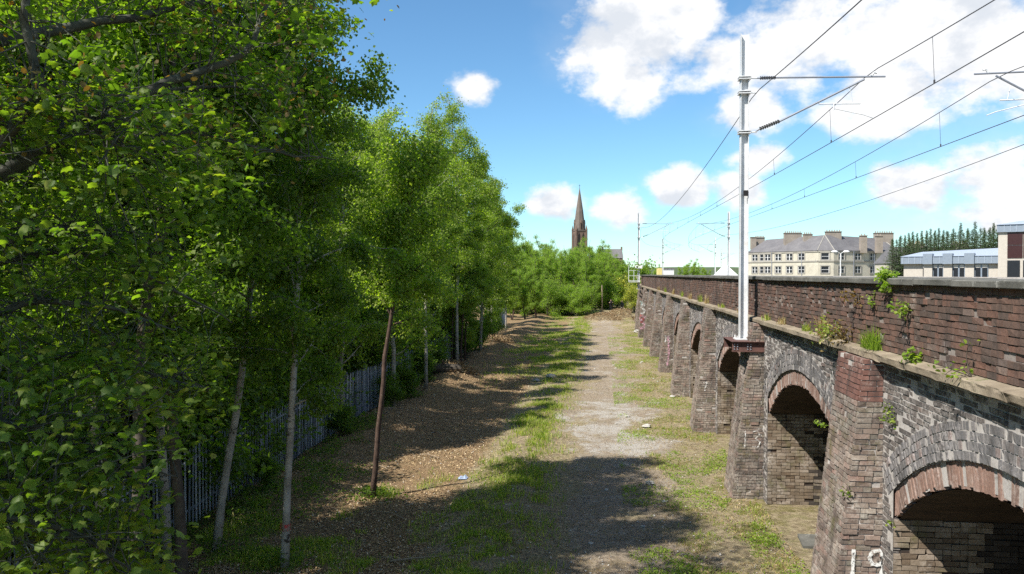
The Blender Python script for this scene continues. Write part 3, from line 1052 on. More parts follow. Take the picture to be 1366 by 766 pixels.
def graffiti(k, n0, z0, h, txt, mat, w=0.05, sp=0.62, name='painted_number'):
    b = BUTT[k]
    m = MB()
    for i, ch in enumerate(txt):
        for st in GLY[ch]:
            st = np.array(st)
            t = np.linspace(0, len(st) - 1, (len(st) - 1) * 4 + 1)
            st = np.stack([np.interp(t, np.arange(len(st)), st[:, q]) for q in (0, 1)], 1)
            pts = np.stack([n0 + (st[:, 0] * 0.55 + i * sp) * h, z0 + st[:, 1] * h], 1)
            A, B = ribbon(pts, w)
            n = len(A)
            V = np.concatenate([W(b - 0.034, A[:, 0], A[:, 1]), W(b - 0.034, B[:, 0], B[:, 1])])
            i_ = np.arange(n - 1)
            m.add(V, np.stack([i_, i_ + 1, n + i_ + 1, n + i_], 1))
    m.build(name, M[mat], parents['buttress.%d' % k])


graffiti(1, -0.57, 1.32, 0.46, '19', 'paint2', 0.055, 0.72)
graffiti(2, -0.62, 1.40, 0.46, '13', 'paint', 0.03)
graffiti(3, -0.50, 1.60, 0.34, '7', 'paint', 0.05)
graffiti(5, -0.58, 1.95, 0.36, 'J5', 'paint', 0.06)
graffiti(5, -0.80, 0.5, 1.8, '|', 'pink', 0.12, name='painted_stroke')
graffiti(8, -0.80, 0.9, 1.2, 'S', 'pink', 0.22, name='painted_tag')
graffiti(8, -0.72, 1.5, 0.7, '5', 'redp', 0.16, name='painted_tag')
graffiti(8, -0.68, 2.3, 0.9, 'S', 'paint', 0.2, name='painted_tag')
graffiti(8, -0.75, 3.0, 0.5, '7', 'teal', 0.12, name='painted_tag')

# ------------------------------------------------------------------ overhead line: masts and wires
SPANS = [-41.0, 22.6, 86.0, 149.0, 212.0, 275.0]
MN, MF, T1, T2 = -0.44, 9.0, 2.76, 6.1


def insulator(m, a, b, r=0.055, n=9):
    a, b = np.array(a), np.array(b)
    m.tube([a, b], 0.018, 6)
    for i in range(n):
        t = (i + 0.5) / n
        p = a + (b - a) * t
        d = (b - a) / n * 0.28
        m.tube([p - d, p + d], [r, r * 0.75], 10)


def lp(a, b, t):
    return np.array(a) * (1 - t) + np.array(b) * t


def mast(si, near, label, base, detail=True, top=12.76):
    n = MN if near else MF
    sgn = 1 if near else -1
    s = SPANS[si]
    p = W(s, n, base)
    root = empty('catenary_mast', tuple(p), label, 'mast', 'overhead line masts')
    T, N = frame(s)
    m = MB()
    w, f = 0.112, 0.018                         # H section
    for (n0, n1, s0, s1) in ((-w, -w + f, -w, w), (w - f, w, -w, w), (-w + f, w - f, -f / 2, f / 2)):
        P = [W(s + ds, n + dn, z) for dn in (n0, n1) for ds in (s0, s1) for z in (base, top)]
        m.hexa(np.array(P))
    m.build('column', M['galv'], root)
    m = MB()
    P = [W(s + ds, n + dn, z) for dn in (-0.24, 0.24) for ds in (-0.24, 0.24) for z in (base, base + 0.03)]
    m.hexa(np.array(P))
    for dn in (-0.19, 0.19):
        for ds in (-0.19, 0.19):
            m.tube([W(s + ds, n + dn, base + 0.031), W(s + ds, n + dn, base + 0.11)], 0.018, 6)
    m.build('base_plate', M['galv'], root)
    tn = T1 if near else T2

    def pt(dn, z):
        return W(s, n + sgn * dn, z)
    reach = abs(tn + (0.55 if near else -0.5) - n)
    # clamps
    for z in (11.55, 11.15, 10.05):
        c = MB()
        for dz in (-0.03, 0.03):
            P = [W(s + ds, n + dn, z + dz + q) for dn in (-0.165, 0.165) for ds in (-0.165, 0.165) for q in (-0.012, 0.012)]
            c.hexa(np.array(P))
        c.tube([pt(0.166, z), pt(0.34, z)], 0.02, 6)
        c.build('clamp', M['galv'], root)
    ca_ = MB()
    ca_.tube([pt(0.82, 11.55), pt(reach, 11.5)], 0.026, 8)
    ca_.tube([pt(0.95, 10.34), pt(reach - 0.55, 11.44)], 0.03, 8)
    ca_.tube([pt(0.34, 11.55), pt(0.45, 11.55)], 0.02, 6)
    arm = ca_.build('cantilever', M['dgalv'], root)
    ii = MB()
    insulator(ii, pt(0.42, 11.55), pt(0.85, 11.55))
    ii.build('insulator', M['insul'], arm)
    ii = MB()
    insulator(ii, pt(0.42, 10.14), pt(0.96, 10.35), 0.06)
    ii.tube([pt(0.30, 10.06), pt(0.43, 10.14)], 0.018, 6)
    ii.build('insulator', M['insul'], arm)
    rg = MB()
    zc = 10.36
    rg.tube([pt(reach - 1.75, 10.80), pt(reach - 0.65, 10.78)], 0.02, 6)
    rg.tube([pt(reach - 0.95, 11.28), pt(reach - 0.85, 10.80)], 0.01, 5)
    rg.tube([pt(reach - 1.35, 10.79), pt(reach - 1.35, 10.62)], 0.025, 6)
    rg.tube([pt(reach - 1.33, 10.66), pt(reach - 0.55, 10.47), pt(reach - 0.32, zc + 0.02)], 0.015, 6)
    rg.build('registration_arm', M['galv'], root)
    rg = MB()
    rg.tube([pt(reach - 0.36, 11.52), pt(reach - 0.30, 11.62), pt(reach - 0.22, 11.60)], 0.03, 6)
    rg.build('wire_clamp', M['galv'], root)
    return root


m1 = mast(1, True, 'tall white steel mast on the brown bracket above the buttress', 4.28)


def channel_bracket(s, root):
    first = None
    for ds in (-0.72, 0.72):
        m = MB()
        for q in ((-0.10, 0.02), (0.14, 0.02)):
            P = [W(s + ds + a, n, z) for n in (-0.86, 0.0) for a in (-0.06, 0.06) for z in (4.1 + q[0], 4.1 + q[0] + 0.03)]
            m.hexa(np.array(P))
        P = [W(s + ds + a, n, z) for n in (-0.855, -0.002) for a in (-0.012, 0.012) for z in (4.029, 4.241)]
        m.hexa(np.array(P))
        o = m.build('support_channel', M['rust'], root)
        first = first or o
    m = MB()
    P = [W(s + a, n, z) for n in (-0.88, -0.02) for a in (-0.82, 0.82) for z in (4.272, 4.279)]
    m.hexa(np.array(P))
    m.build('bearer_plate', M['rust'], root)
    for ds in (-0.5, 0.5):
        m = MB()
        P = [W(s + ds + a, n, z) for n in (-0.70, -0.2) for a in (-0.05, 0.05) for z in (4.0, 4.27)]
        m.hexa(np.array(P))
        m.build('bearer', M['rust'], root)
    for n in (-0.80, -0.72, -0.45, -0.37):
        for z in (4.07, 4.14, 4.20):
            m = MB()
            m.tube([W(s - 0.735, n, z), W(s - 0.765, n, z)], 0.018, 6)
            m.build('bolt', M['dgalv'], first)


channel_bracket(22.6, m1)
pl = MB()
pl.box(W(22.6 - 0.14, MN + 0.03, 8.35), (0.13, 0.02, 0.16))
pl.build('number_plate', M['dark'], m1)
m2 = mast(2, True, 'white steel mast with cage platform at the viaduct bend', 4.5)
cg = MB()
for z in (5.4, 5.95, 6.5):
    for a, b_ in (((-1.3, -0.6), (-0.2, -0.6)), ((-1.3, 0.6), (-0.2, 0.6)), ((-1.3, -0.6), (-1.3, 0.6))):
        cg.tube([W(86 + a[1], a[0] - 0.2, z), W(86 + b_[1], b_[0] - 0.2, z)], 0.016, 5)
for a in ((-1.3, -0.6), (-0.75, -0.6), (-0.2, -0.6), (-1.3, 0.6), (-0.75, 0.6), (-0.2, 0.6), (-1.3, 0)):
    cg.tube([W(86 + a[1], a[0] - 0.2, 5.3), W(86 + a[1], a[0] - 0.2, 6.55 if a[0] > -1.2 else 9.0)], 0.016, 5)
P = [W(86 + a, n, z) for n in (-1.5, -0.3) for a in (-0.6, 0.6) for z in (5.25, 5.3)]
cg.hexa(np.array(P))
cg.build('cage_platform', M['galv'], m2)
bx = MB()
bx.box(W(85.7, MN, 6.9), (0.8, 0.3, 0.35))
bx.build('equipment_box', M['white'], m2)
mast(1, False, 'far side mast whose arms reach in at the upper frame edge', 5.35)
mast(2, False, 'thin steel mast just behind the tall white mast column', 5.35)
mast(3, True, 'left one of the two small distant masts above the parapet', 5.35)
mast(3, False, 'right one of the two small distant masts above the parapet', 5.35)
mast(4, True, 'tiny farthest mast over the parapet next to the yellow hut', 5.35)


def wire(name, label, fn, s0=-38, s1=149, r=0.012, n=160, drop=None):
    ss_ = np.linspace(s0, s1, n)
    pts = np.array([W(q, *fn(q)) for q in ss_])
    m = MB()
    m.tube(pts, r, 5)
    o = m.build(name, M['wire'], label=label, cat='wire', group='overhead line wires')
    return o


def span_pos(s):
    for a, b in zip(SPANS[:-1], SPANS[1:]):
        if a <= s <= b:
            return (s - a) / (b - a)
    return 0.0


def cat_fn(nn, zs, sag, zig=0.15):
    return lambda s: (nn + zig * math.cos(math.pi * (s - 22.6) / 63.2), zs - (sag if s < 86 else sag * 0.45) * 4 * span_pos(s) * (1 - span_pos(s)))


t1c, t1k = cat_fn(T1, 11.62, 1.02), cat_fn(T1, 10.34, 0.0, 0.2)
t2c, t2k = cat_fn(T2, 11.45, 1.0), cat_fn(T2, 10.15, 0.0, 0.2)
wc1 = wire('catenary_wire', 'sagging upper wire over the nearer track, held by the white mast arm', t1c)
wk1 = wire('contact_wire', 'straight lower contact wire of the nearer track held by the registration arm', t1k)
wc2 = wire('catenary_wire', 'sagging upper wire over the farther track', t2c)
wk2 = wire('contact_wire', 'straight lower contact wire over the farther track', t2k)
wire('return_wire', 'lowest bare wire, running outermost along the far masts', cat_fn(MF - 0.3, 10.3, 0.7, 0))
wire('earth_wire', 'dark wire clamped to the white mast below its top arm', cat_fn(MN + 0.3, 11.15, 1.1, 0), s1=149)
for (wc, kc, wk) in ((t1c, t1k, wc1), (t2c, t2k, wc2)):
    for a in SPANS[:3]:
        for t in (0.06, 0.19, 0.32, 0.44, 0.56, 0.68, 0.81, 0.94):
            s = a + t * 63.3
            if s < 8:
                continue
            m = MB()
            n1, z1 = wc(s)
            n2, z2 = kc(s)
            m.tube([W(s, n1, z1), W(s, n2, z2)], 0.006, 4)
            m.tube([W(s, n2, z2), W(s, n2, z2 + 0.08)], 0.022, 5)
            m.build('dropper', M['wire'], wk)

# ------------------------------------------------------------------ palisade fence
def fence_x(y):
    return -9.25 - 0.024 * y


fence = empty('palisade_fence', (fence_x(30), 30, 0), 'long blue-grey steel palisade fence below the trees', 'fence')
FH = 2.0
prof = np.array([(-0.030, 0.0), (-0.019, -0.012), (-0.007, 0.0), (0.007, 0.0), (0.019, -0.012), (0.030, 0.0)])
pv = [(0, x, 0) for x, y in prof]
pale = MB()
k = len(prof)
z_top = [FH - 0.16, FH - 0.03, FH - 0.12, FH - 0.12, FH - 0.03, FH - 0.16]
z_top = [FH - 0.13, FH - 0.02, FH - 0.10, FH - 0.10, FH - 0.02, FH - 0.13]
V = [(-y * 1.6, x, 0.06) for (x, y) in prof] + [(-y * 1.6, x, z) for (x, y), z in zip(prof, z_top)] + [(0, 0, FH + 0.05)]
Q = [[i, i + 1, k + i + 1, k + i] for i in range(k - 1)]
pale.add(V, Q, [[k + 2, k + 3, 2 * k]])
pale_me = pale.mesh('pale', M['fence'])
ysn = np.arange(11.0, 96, 0.172)
rest = MB()
cnt = 0
Vp = np.concatenate(pale.v)
for y in ysn:
    x = fence_x(y)
    z = float(gh(x, y)) - 0.02
    lean = RNG.normal(0, 0.006)
    px_, _, _ = to_px(np.array([x, y, 1.0]))
    if px_ > 60 and cnt < 300:
        cnt += 1
        ob('pale', pale_me, fence, loc=(x, y, z), rot=(lean, RNG.normal(0, 0.008), RNG.normal(0, 0.03)))
    else:
        rest.add(Vp + np.array([x, y, z]), Q, [[k + 2, k + 3, 2 * k]])
rest.build('distant_pales', M['fence'], fence, kind='stuff')
for y in np.arange(11, 96, 2.75):
    for zz in (0.45, 1.6):
        m = MB()
        a, b_ = (fence_x(y) - 0.03, y, float(gh(fence_x(y), y)) + zz), (fence_x(y + 2.75) - 0.03, y + 2.75, float(gh(fence_x(y + 2.75), y + 2.75)) + zz)
        c = lp(a, b_, 0.5)
        m.hexa(np.array([[q[0] + dx, q[1], q[2] + dz] for dx in (-0.025, 0.02) for q in (a, b_) for dz in (-0.025, 0.025)]))
        m.build('rail', M['fence'], fence)
    m = MB()
    for dx, dy, sx, sy in ((-0.10, 0, 0.012, 0.09), (-0.06, 0, 0.07, 0.012), (-0.02, 0, 0.010, 0.09)):
        m.box((fence_x(y) + dx - 0.03, y + dy, float(gh(fence_x(y), y)) + 1.0), (sx, sy, 2.04))
    m.build('post', M['fence'], fence)

# ------------------------------------------------------------------ trees
LEAF = {
    'diamond': (np.array([(0, 0, 0), (0.42, 0.40, 0.06), (1, 0, -0.05), (0.42, -0.40, 0.06)]), np.array([(0, 1, 2), (0, 2, 3)])),
    'oval': (np.array([(0, 0, 0), (0.28, 0.30, 0.05), (0.68, 0.27, 0.02), (1, 0, -0.1), (0.68, -0.27, 0.02), (0.28, -0.30, 0.05)]),
             np.array([(0, 1, 5), (1, 2, 5), (2, 4, 5), (2, 3, 4)])),
    'lobed': (np.array([(0, 0, 0.04), (-0.06, 0.24, 0.0), (0.16, 0.46, -0.10), (0.40, 0.36, -0.04), (0.64, 0.42, -0.12), (0.74, 0.20, -0.06), (1.0, 0, -0.22),
                        (0.74, -0.20, -0.06), (0.64, -0.42, -0.12), (0.40, -0.36, -0.04), (0.16, -0.46, -0.10), (-0.06, -0.24, 0.0)]),
              np.array([(0, 1, 3), (1, 2, 3), (0, 3, 5), (3, 4, 5), (0, 5, 7), (5, 6, 7), (0, 7, 9), (7, 8, 9), (0, 9, 11), (9, 10, 11)])),
    'blade': (np.array([(0, 0.5, 0), (0, -0.5, 0), (1, 0, 0)]), np.array([(0, 1, 2)])),
}


def leaf_axes(n, rng, flat=0.6, droop=0.2):
    a = rng.uniform(0, 2 * np.pi, n)
    p = rng.normal(-droop, 0.45, n)
    u = np.stack([np.cos(a) * np.cos(p), np.sin(a) * np.cos(p), np.sin(p)], 1)
    n0 = rng.normal(0, 1, (n, 3)) * (1 - flat) + np.array([0, 0, 1.0]) * flat
    v = np.cross(n0, u)
    v /= np.linalg.norm(v, axis=1, keepdims=True) + 1e-9
    return u, v, np.cross(u, v)


def leaves(name, pos, size, mat, rng, shape='diamond', flat=0.6, droop=0.2, width=1.0):
    n = len(pos)
    tv, tt = LEAF[shape]
    u, v, w = leaf_axes(n, rng, flat, droop)
    sz = (np.asarray(size) * rng.uniform(0.5, 1.3, n))[:, None, None]
    V = pos[:, None] + sz * (tv[None, :, 0:1] * u[:, None] + width * tv[None, :, 1:2] * v[:, None] + tv[None, :, 2:3] * w[:, None])
    T = (np.arange(n)[:, None, None] * len(tv) + tt[None]).reshape(-1, 3)
    return mk_mesh(name, V.reshape(-1, 3), T, [mat])


def unit(v):
    return v / (np.linalg.norm(v) + 1e-9)


def gen_tree(seed, H, r0, cb, cr, n_prim, n_sec, nl, lsize, elev=(0.3, 1.1), droop=0.25, lean=0.02, wander=0.12, top=0.25, spread=0.22,
             leafmat='lbirch', barkmat='birch', shape='diamond', flat=0.45, ldroop=0.4, low=0.7, stems=1, bare=0.25, width=1.0):
    rng = np.random.default_rng(seed)
    tr = MB()
    anchors, wts = [], []
    for st in range(stems):
        K = 16
        t = np.linspace(0, 1, K)
        ang = rng.uniform(0, 6.28)
        ln = lean if stems == 1 else lean + 0.18
        walk = np.cumsum(rng.normal(0, wander, (K, 2)), 0) * (t[:, None] ** 0.7)
        Hs = H * (1 if st == 0 else rng.uniform(0.75, 0.95))
        P = np.stack([walk[:, 0] + ln * Hs * t * math.cos(ang), walk[:, 1] + ln * Hs * t * math.sin(ang), Hs * t], 1)
        if stems > 1:
            P[:, :2] += rng.normal(0, 0.12, 2) * (1 - t[:, None])
        P[0, 2] = -0.3
        rad = r0 * (1 - t) ** 0.75 + 0.012
        rad[0] *= 1.25
        tr.tube(P, rad, 9)
        for i in range(n_prim // stems):
            u = (i + rng.random()) / (n_prim // stems)
            tt = cb + (0.99 - cb) * u ** 0.9
            if rng.random() < 0.1:
                continue
            p0 = np.array([np.interp(tt, t, P[:, q]) for q in range(3)])
            rel = (tt - cb) / (1 - cb)
            prof = (low + (1 - low) * math.sin(min(rel / 0.4, 1) * math.pi / 2)) * (1 - (max(rel - 0.35, 0) / 0.65) ** 1.7 * (1 - top))
            L = cr * prof * rng.uniform(0.65, 1.15)
            az = i * 2.399 + rng.normal(0, 0.5)
            e = rng.uniform(*elev) + 0.35 * rel
            d = np.array([math.cos(az) * math.cos(e), math.sin(az) * math.cos(e), math.sin(e)])
            pts = [p0]
            kk = 7
            for q in range(kk):
                d = unit(d + rng.normal(0, 0.12, 3) + np.array([0, 0, -droop * 0.3 * q / kk]))
                pts.append(pts[-1] + d * L / kk)
            pts = np.array(pts)
            rb = max(0.010, r0 * 0.30 * (1 - tt) + 0.012)
            tr.tube(pts, np.linspace(rb, 0.005, kk + 1), 5)
            for j in range(n_sec):
                f = rng.uniform(bare, 1.0)
                b0 = np.array([np.interp(f * kk, np.arange(kk + 1), pts[:, q]) for q in range(3)])
                dd = unit(unit(pts[min(int(f * kk) + 1, kk)] - pts[int(f * kk)] + 1e-6) * 0.7 + rng.normal(0, 0.6, 3) + np.array([0, 0, 0.12 - droop * 0.5]))
                l2 = L * rng.uniform(0.22, 0.42) * (1.15 - 0.5 * f) + 0.15
                e1 = b0 + dd * l2 * 0.5 + rng.normal(0, 0.03, 3)
                e2 = b0 + unit(dd + np.array([0, 0, -droop])) * l2
                tr.tube([b0, e1, e2], [rb * 0.4 + 0.003, 0.005, 0.003], 3, cap=False)
                for q in range(6):
                    wts.append(0.12 + L * prof)
                    f2 = (q + rng.random()) / 6
                    anchors.append(b0 * (1 - f2) + e2 * f2 if f2 > .5 else b0 * (1 - 2 * f2) + e1 * 2 * f2)
    A = np.array(anchors)
    w = rng.gamma(0.5, 1.0, len(A)) * np.array(wts)
    idx = rng.choice(len(A), nl, p=w / w.sum())
    pos = A[idx] + rng.normal(0, 1, (nl, 3)) * np.array([spread, spread, spread * 0.7])
    lm = leaves('crown', pos, lsize, M[leafmat], rng, shape, flat, ldroop, width)
    return tr.mesh('trunk', M[barkmat], smooth_sh=True), lm


PROTO = {
    'birch0': gen_tree(1, 15, 0.085, 0.24, 2.3, 50, 7, 40000, 0.09, droop=0.5, ldroop=0.7, wander=0.16, spread=0.17),
    'birch1': gen_tree(2, 15, 0.08, 0.28, 2.1, 46, 7, 36000, 0.09, droop=0.5, ldroop=0.7, lean=0.05, wander=0.16, spread=0.17),
    'birch2': gen_tree(3, 14, 0.11, 0.14, 2.9, 54, 8, 46000, 0.10, droop=0.55, ldroop=0.7, low=0.6, spread=0.17),
    'alder0': gen_tree(4, 15, 0.105, 0.26, 2.7, 46, 8, 44000, 0.095, droop=0.2, leafmat='ldark', barkmat='bark', flat=0.55, wander=0.15, spread=0.19),
    'alder1': gen_tree(5, 14, 0.12, 0.16, 3.1, 46, 8, 46000, 0.10, droop=0.2, leafmat='ldark', barkmat='bark', flat=0.55, stems=2, spread=0.2),
    'broad0': gen_tree(6, 13, 0.14, 0.10, 3.4, 50, 8, 46000, 0.11, droop=0.25, leafmat='lbirch', barkmat='bark', low=0.8, flat=0.5, spread=0.18),
    'copse0': gen_tree(7, 11, 0.07, 0.10, 1.9, 36, 6, 26000, 0.115, droop=0.1, leafmat='lfar', barkmat='bark', low=0.65, stems=3, elev=(0.7, 1.25), spread=0.22, top=0.1),
    'copse1': gen_tree(8, 11, 0.06, 0.08, 1.7, 36, 6, 24000, 0.115, droop=0.1, leafmat='lfar', barkmat='redbark', low=0.7, stems=4, elev=(0.7, 1.25), spread=0.22, top=0.1),
    'young': gen_tree(21, 9.6, 0.068, 0.48, 1.8, 34, 7, 22000, 0.09, droop=0.4, ldroop=0.6, leafmat='lbirch', barkmat='redbark', wander=0.06, spread=0.18),
    'shrub0': gen_tree(9, 3.4, 0.035, 0.06, 1.5, 36, 6, 9000, 0.10, leafmat='lshrub', barkmat='bark', stems=4, low=0.8, top=0.5, shape='oval', flat=0.6, wander=0.05),
    'shrub1': gen_tree(10, 2.6, 0.03, 0.06, 1.4, 36, 6, 8000, 0.11, leafmat='lshrub', barkmat='bark', stems=5, low=0.9, top=0.6, shape='oval', flat=0.6, wander=0.05),
}


def tree(proto, name, x, y, label, group=None, sc=1.0, rz=None, bark=None, leafm=None, tilt=(0, 0), cat='tree', scz=None):
    z = float(gh(x, y)) if y < 200 else 0.0
    rz = random.uniform(0, 6.28) if rz is None else rz
    root = empty(name, (x, y, z), label, cat, group, rot=(tilt[0], tilt[1], rz), scale=(sc, sc, scz or sc))
    for nm, me, mt in (('trunk', PROTO[proto][0], bark), ('crown', PROTO[proto][1], leafm)):
        o = bpy.data.objects.new(nm, me)
        COL.objects.link(o)
        o.parent = root
        if nm == 'crown':
            o['kind'] = 'stuff'
        if mt:
            o.material_slots[0].link = 'OBJECT'
            o.material_slots[0].material = M[mt]
    return root


# trees one can tell apart
tree('birch1', 'birch_tree', -8.3, 16.2, 'leaning white birch in front of the palisade fence', sc=0.98, rz=0.0, tilt=(0.02, 0.15))
t_band = tree('birch0', 'birch_tree', -6.55, 15.7, 'slim pale birch with a pink paint band near its foot', sc=0.88, rz=0.0, leafm='ldark', tilt=(0, 0.05))
tree('young', 'young_tree', -6.2, 20.8, 'red-brown trunked tree standing alone on the brown litter', sc=1.0, rz=0.0, tilt=(0, 0.09))
m = MB()
m.tube([(-6.545, 15.7, float(gh(-6.55, 15.7)) + 0.78), (-6.54, 15.7, float(gh(-6.55, 15.7)) + 0.92)], 0.112, 10, cap=False)
pb = m.build('paint_band', M['redp'])
pb.parent = t_band
pb.matrix_parent_inverse = WMAT[t_band.name].inverted()
tree('alder0', 'woodland_tree', -6.8, 10.7, 'tall dark leafy tree closing the gap behind the sycamore boughs', sc=0.95, rz=2.2)
tree('birch1', 'birch_tree', -8.1, 12.2, 'white birch stem seen through the sycamore leaves, leftmost', sc=1.05, rz=1.2)
tree('birch1', 'birch_tree', -9.0, 15.4, 'white birch stem second from the frame edge among the leaves', sc=1.05, rz=2.9)
tree('alder0', 'birch_tree', -7.5, 13.4, 'grey-stemmed leafy tree between the two foremost birches', sc=0.95, rz=4.2)
TR_L = [  # prototype, x, y, scale
    ('alder1', -9.6, 10.8, 1.08),
    ('alder1', -12.5, 13.0, 1.05), ('alder0', -11.3, 22.5, 1.0), ('birch2', -12.6, 26.5, 1.05), ('alder1', -11.6, 30.5, 0.92),
    ('alder0', -14.5, 19.0, 1.1), ('broad0', -16.5, 14.0, 1.1), ('alder1', -16.0, 24.0, 1.1), ('broad0', -17.5, 31.0, 1.15),
    ('alder0', -20.5, 20.0, 1.1), ('alder1', -22.0, 28.0, 1.15), ('broad0', -21.0, 12.0, 1.1), ('alder1', -14.0, 7.5, 1.0), ('broad0', -19, 6, 1.1),
    ('alder0', -26, 17, 1.2), ('broad0', -28, 27, 1.2), ('alder1', -24, 38, 1.2)]
for p, x, y, s in TR_L:
    tree(p, 'woodland_tree', x, y, 'dark green woodland tree rising behind the palisade fence', 'dense trees behind the fence', s, leafm='lbirch' if y > 21 else None)
TR_B = [('birch2', -9.6, 28.5, 0.86), ('birch2', -9.2, 34.0, 0.92), ('birch0', -8.8, 39.0, 0.94), ('birch2', -10.0, 44.5, 1.04), ('birch0', -9.2, 50.0, 1.14),
        ('broad0', -10.4, 55.5, 1.1), ('birch2', -9.4, 61.0, 1.1), ('birch0', -10.0, 65.5, 1.0), ('birch2', -9.8, 70.5, 1.05), ('broad0', -10.8, 76.0, 1.0),
        ('birch2', -11.0, 82.0, 0.9), ('birch0', -11.2, 88.0, 0.85), ('broad0', -11.6, 94.0, 0.78)]
ORD = ['first', 'second', 'third', 'fourth', 'fifth', 'sixth', 'seventh', 'eighth', 'ninth', 'tenth', 'eleventh', 'twelfth', 'thirteenth', 'fourteenth']
for q, (p, x, y, s) in enumerate(TR_B):
    tree(p, 'birch_tree' if p.startswith('birch') else 'woodland_tree', x, y, ORD[q] + ' bright green tree of the sunlit fence row, counted from the near end',
         'sunlit trees along the fence', s, leafm='lbirch')
for p, x, y, s in (('broad0', -12.5, 32, 1.05), ('broad0', -12.8, 40.5, 1.05), ('birch2', -13.5, 48, 1.1), ('broad0', -16, 45, 1.15), ('birch2', -16.5, 54, 1.15), ('alder1', -16, 63, 1.1),
                   ('broad0', -16, 72, 1.05), ('broad0', -17, 84, 1.0), ('alder1', -21, 48, 1.1)):
    tree(p, 'woodland_tree', x, y, 'leafy tree half hidden behind the sunlit fence row', 'second row behind the fence row', s, leafm='lbirch')
for q in range(5):
    tree('alder0', 'young_tree', -10.0 + 0.5 * random.random() + (q % 2) * 0.35, 50.5 + q * 0.9, ORD[q] + ' thin stem of the clump at the middle of the fence',
         'clump of thin stems at the fence', 0.55 + 0.1 * random.random(), bark='redbark', leafm='lbirch')
for x, y in ((-10.3, 78.0), (-9.9, 81.5)):
    tree('birch0', 'birch_tree', x, y, 'little white-stemmed birch at the far end of the fence', 'white stems at the far fence', 0.7)
cr = random.Random(5)
for row, (y0, n) in enumerate(((104, 6), (116, 13), (122, 13), (130, 14), (140, 14))):
    for q in range(n):
        x = -15 + (q + cr.uniform(-0.3, 0.3)) * (22.0 / n) + (0 if row else -2)
        if row == 0:
            x = -16 + q * 1.5
        if x > -0.5 and row in (1, 2):
            continue
        sc = cr.uniform(0.82, 1.05) * (0.80 if row == 0 else 0.92 + 0.03 * row) * (0.80 if x > 1.5 else 1)
        tree('copse%d' % (q % 2), 'copse_tree', x, y0 + cr.uniform(-2, 2), 'young green tree of the copse closing off the track', 'copse at the end of the track', sc)
tree('shrub0', 'gorse_bush', 5.0, 123, 'yellow flowering bush at the viaduct foot by the two people', sc=1.2, leafm='gorse', cat='bush')
tree('shrub1', 'gorse_bush', 3.4, 127, 'greenish yellow bush behind the two people', sc=1.7, leafm='gorse', cat='bush')
SH = random.Random(3)
for q in range(20):
    tree('shrub%d' % (q % 2), 'shrub', -14 + q * 0.85 + SH.uniform(-.4, .4), (112.5 if q < 15 else 125) + SH.uniform(-2, 2), 'low green shrub in front of the copse', 'shrubs at the copse edge', SH.uniform(0.9, 1.5), cat='shrub', leafm='lfar')
for q in range(44):
    y = 9.5 + q * 1.25 + SH.uniform(-0.6, 0.6)
    x = fence_x(y) - SH.uniform(0.9, 3.6)
    tree('shrub%d' % (q % 2), 'shrub', x, y, 'leafy green shrub growing up behind the palisade fence', 'shrubs behind the fence', SH.uniform(1.1, 1.7), cat='shrub')
for q in range(24):
    y = 7 + q * 1.3
    tree('shrub%d' % (q % 2), 'shrub', -13.5 - SH.uniform(0, 6), y, 'leafy green shrub growing up behind the palisade fence', 'shrubs behind the fence', SH.uniform(1.2, 1.7), cat='shrub')
for q, (x, y, s) in enumerate(sorted(((-9.1, 33.5, 0.5), (-9.3, 37, 0.55), (-9.4, 27.5, 0.42), (-9.5, 42, 0.6), (-9.8, 47, 0.6), (-9.9, 57, 0.7), (-10, 62, 0.75), (-9.6, 67, 0.7), (-10, 72, 0.8),
                (-8.9, 13.5, 0.5), (-9.0, 20.5, 0.35)), key=lambda t: t[1])):
    tree('shrub1', 'shrub', x, y, ORD[q] + ' low shrub on the track side of the fence, counted from the near end', 'low shrubs on the track side of the fence', s, cat='shrub')

# ------------------------------------------------------------------ near sycamore reaching in from the frame edge
srng = np.random.default_rng(12)
syc = empty('sycamore_tree', (-7.3, 6.0, float(gh(-7.3, 6.0))), 'large sycamore with drooping leafy boughs close to the camera', 'tree')
sk_pts = []
tr = MB()


sk_top = []


def bough(pts, r0, r1, n=18, sides=7, vis=True):
    pts = np.array(pts, float)
    t = np.linspace(0, len(pts) - 1, n)
    k = np.arange(len(pts))
    P = np.stack([np.interp(t, k, pts[:, q]) for q in range(3)], 1)
    P[1:-1] = P[1:-1] * 0.5 + (P[:-2] + P[2:]) * 0.25
    P[1:] += srng.normal(0, 0.012, (n - 1, 3))
    tr.tube(P, np.linspace(r0, r1, n), sides)
    (sk_pts if vis else sk_top).append(P[n // 4:])
    return P


trunk_pts = [(-7.3, 6.0, -0.2), (-7.25, 6.05, 3), (-7.2, 6.1, 6), (-7.1, 6.2, 9), (-7.0, 6.3, 12.5)]
tr.tube(np.array(trunk_pts), [0.3, 0.24, 0.2, 0.14, 0.05], 12)
J = lambda z: np.array([-7.2, 6.1, z])
bough([J(6.0), at(-60, 262, 7.3), at(0, 236, 7.4), at(60, 198, 7.6), at(120, 172, 7.8), at(200, 118, 8.0), at(270, 95, 8.2), at(335, 72, 8.4), at(352, 22, 8.6), at(375, -40, 8.9)], 0.10, 0.012, 26)
bough([J(6.2), at(-50, 215, 7.0), at(0, 190, 6.9), at(35, 152, 6.8), at(60, 120, 6.7), at(38, 60, 6.6), at(34, -30, 6.5)], 0.07, 0.03, 20)
bough([at(60, 198, 7.6), at(110, 150, 7.9), at(160, 125, 8.3), at(230, 120, 8.8), at(300, 116, 9.2), at(400, 125, 9.6)], 0.045, 0.008)
bough([at(110, 176, 7.8), at(180, 180, 8.3), at(260, 176, 8.8), at(370, 206, 9.4), at(450, 215, 9.8)], 0.03, 0.006)
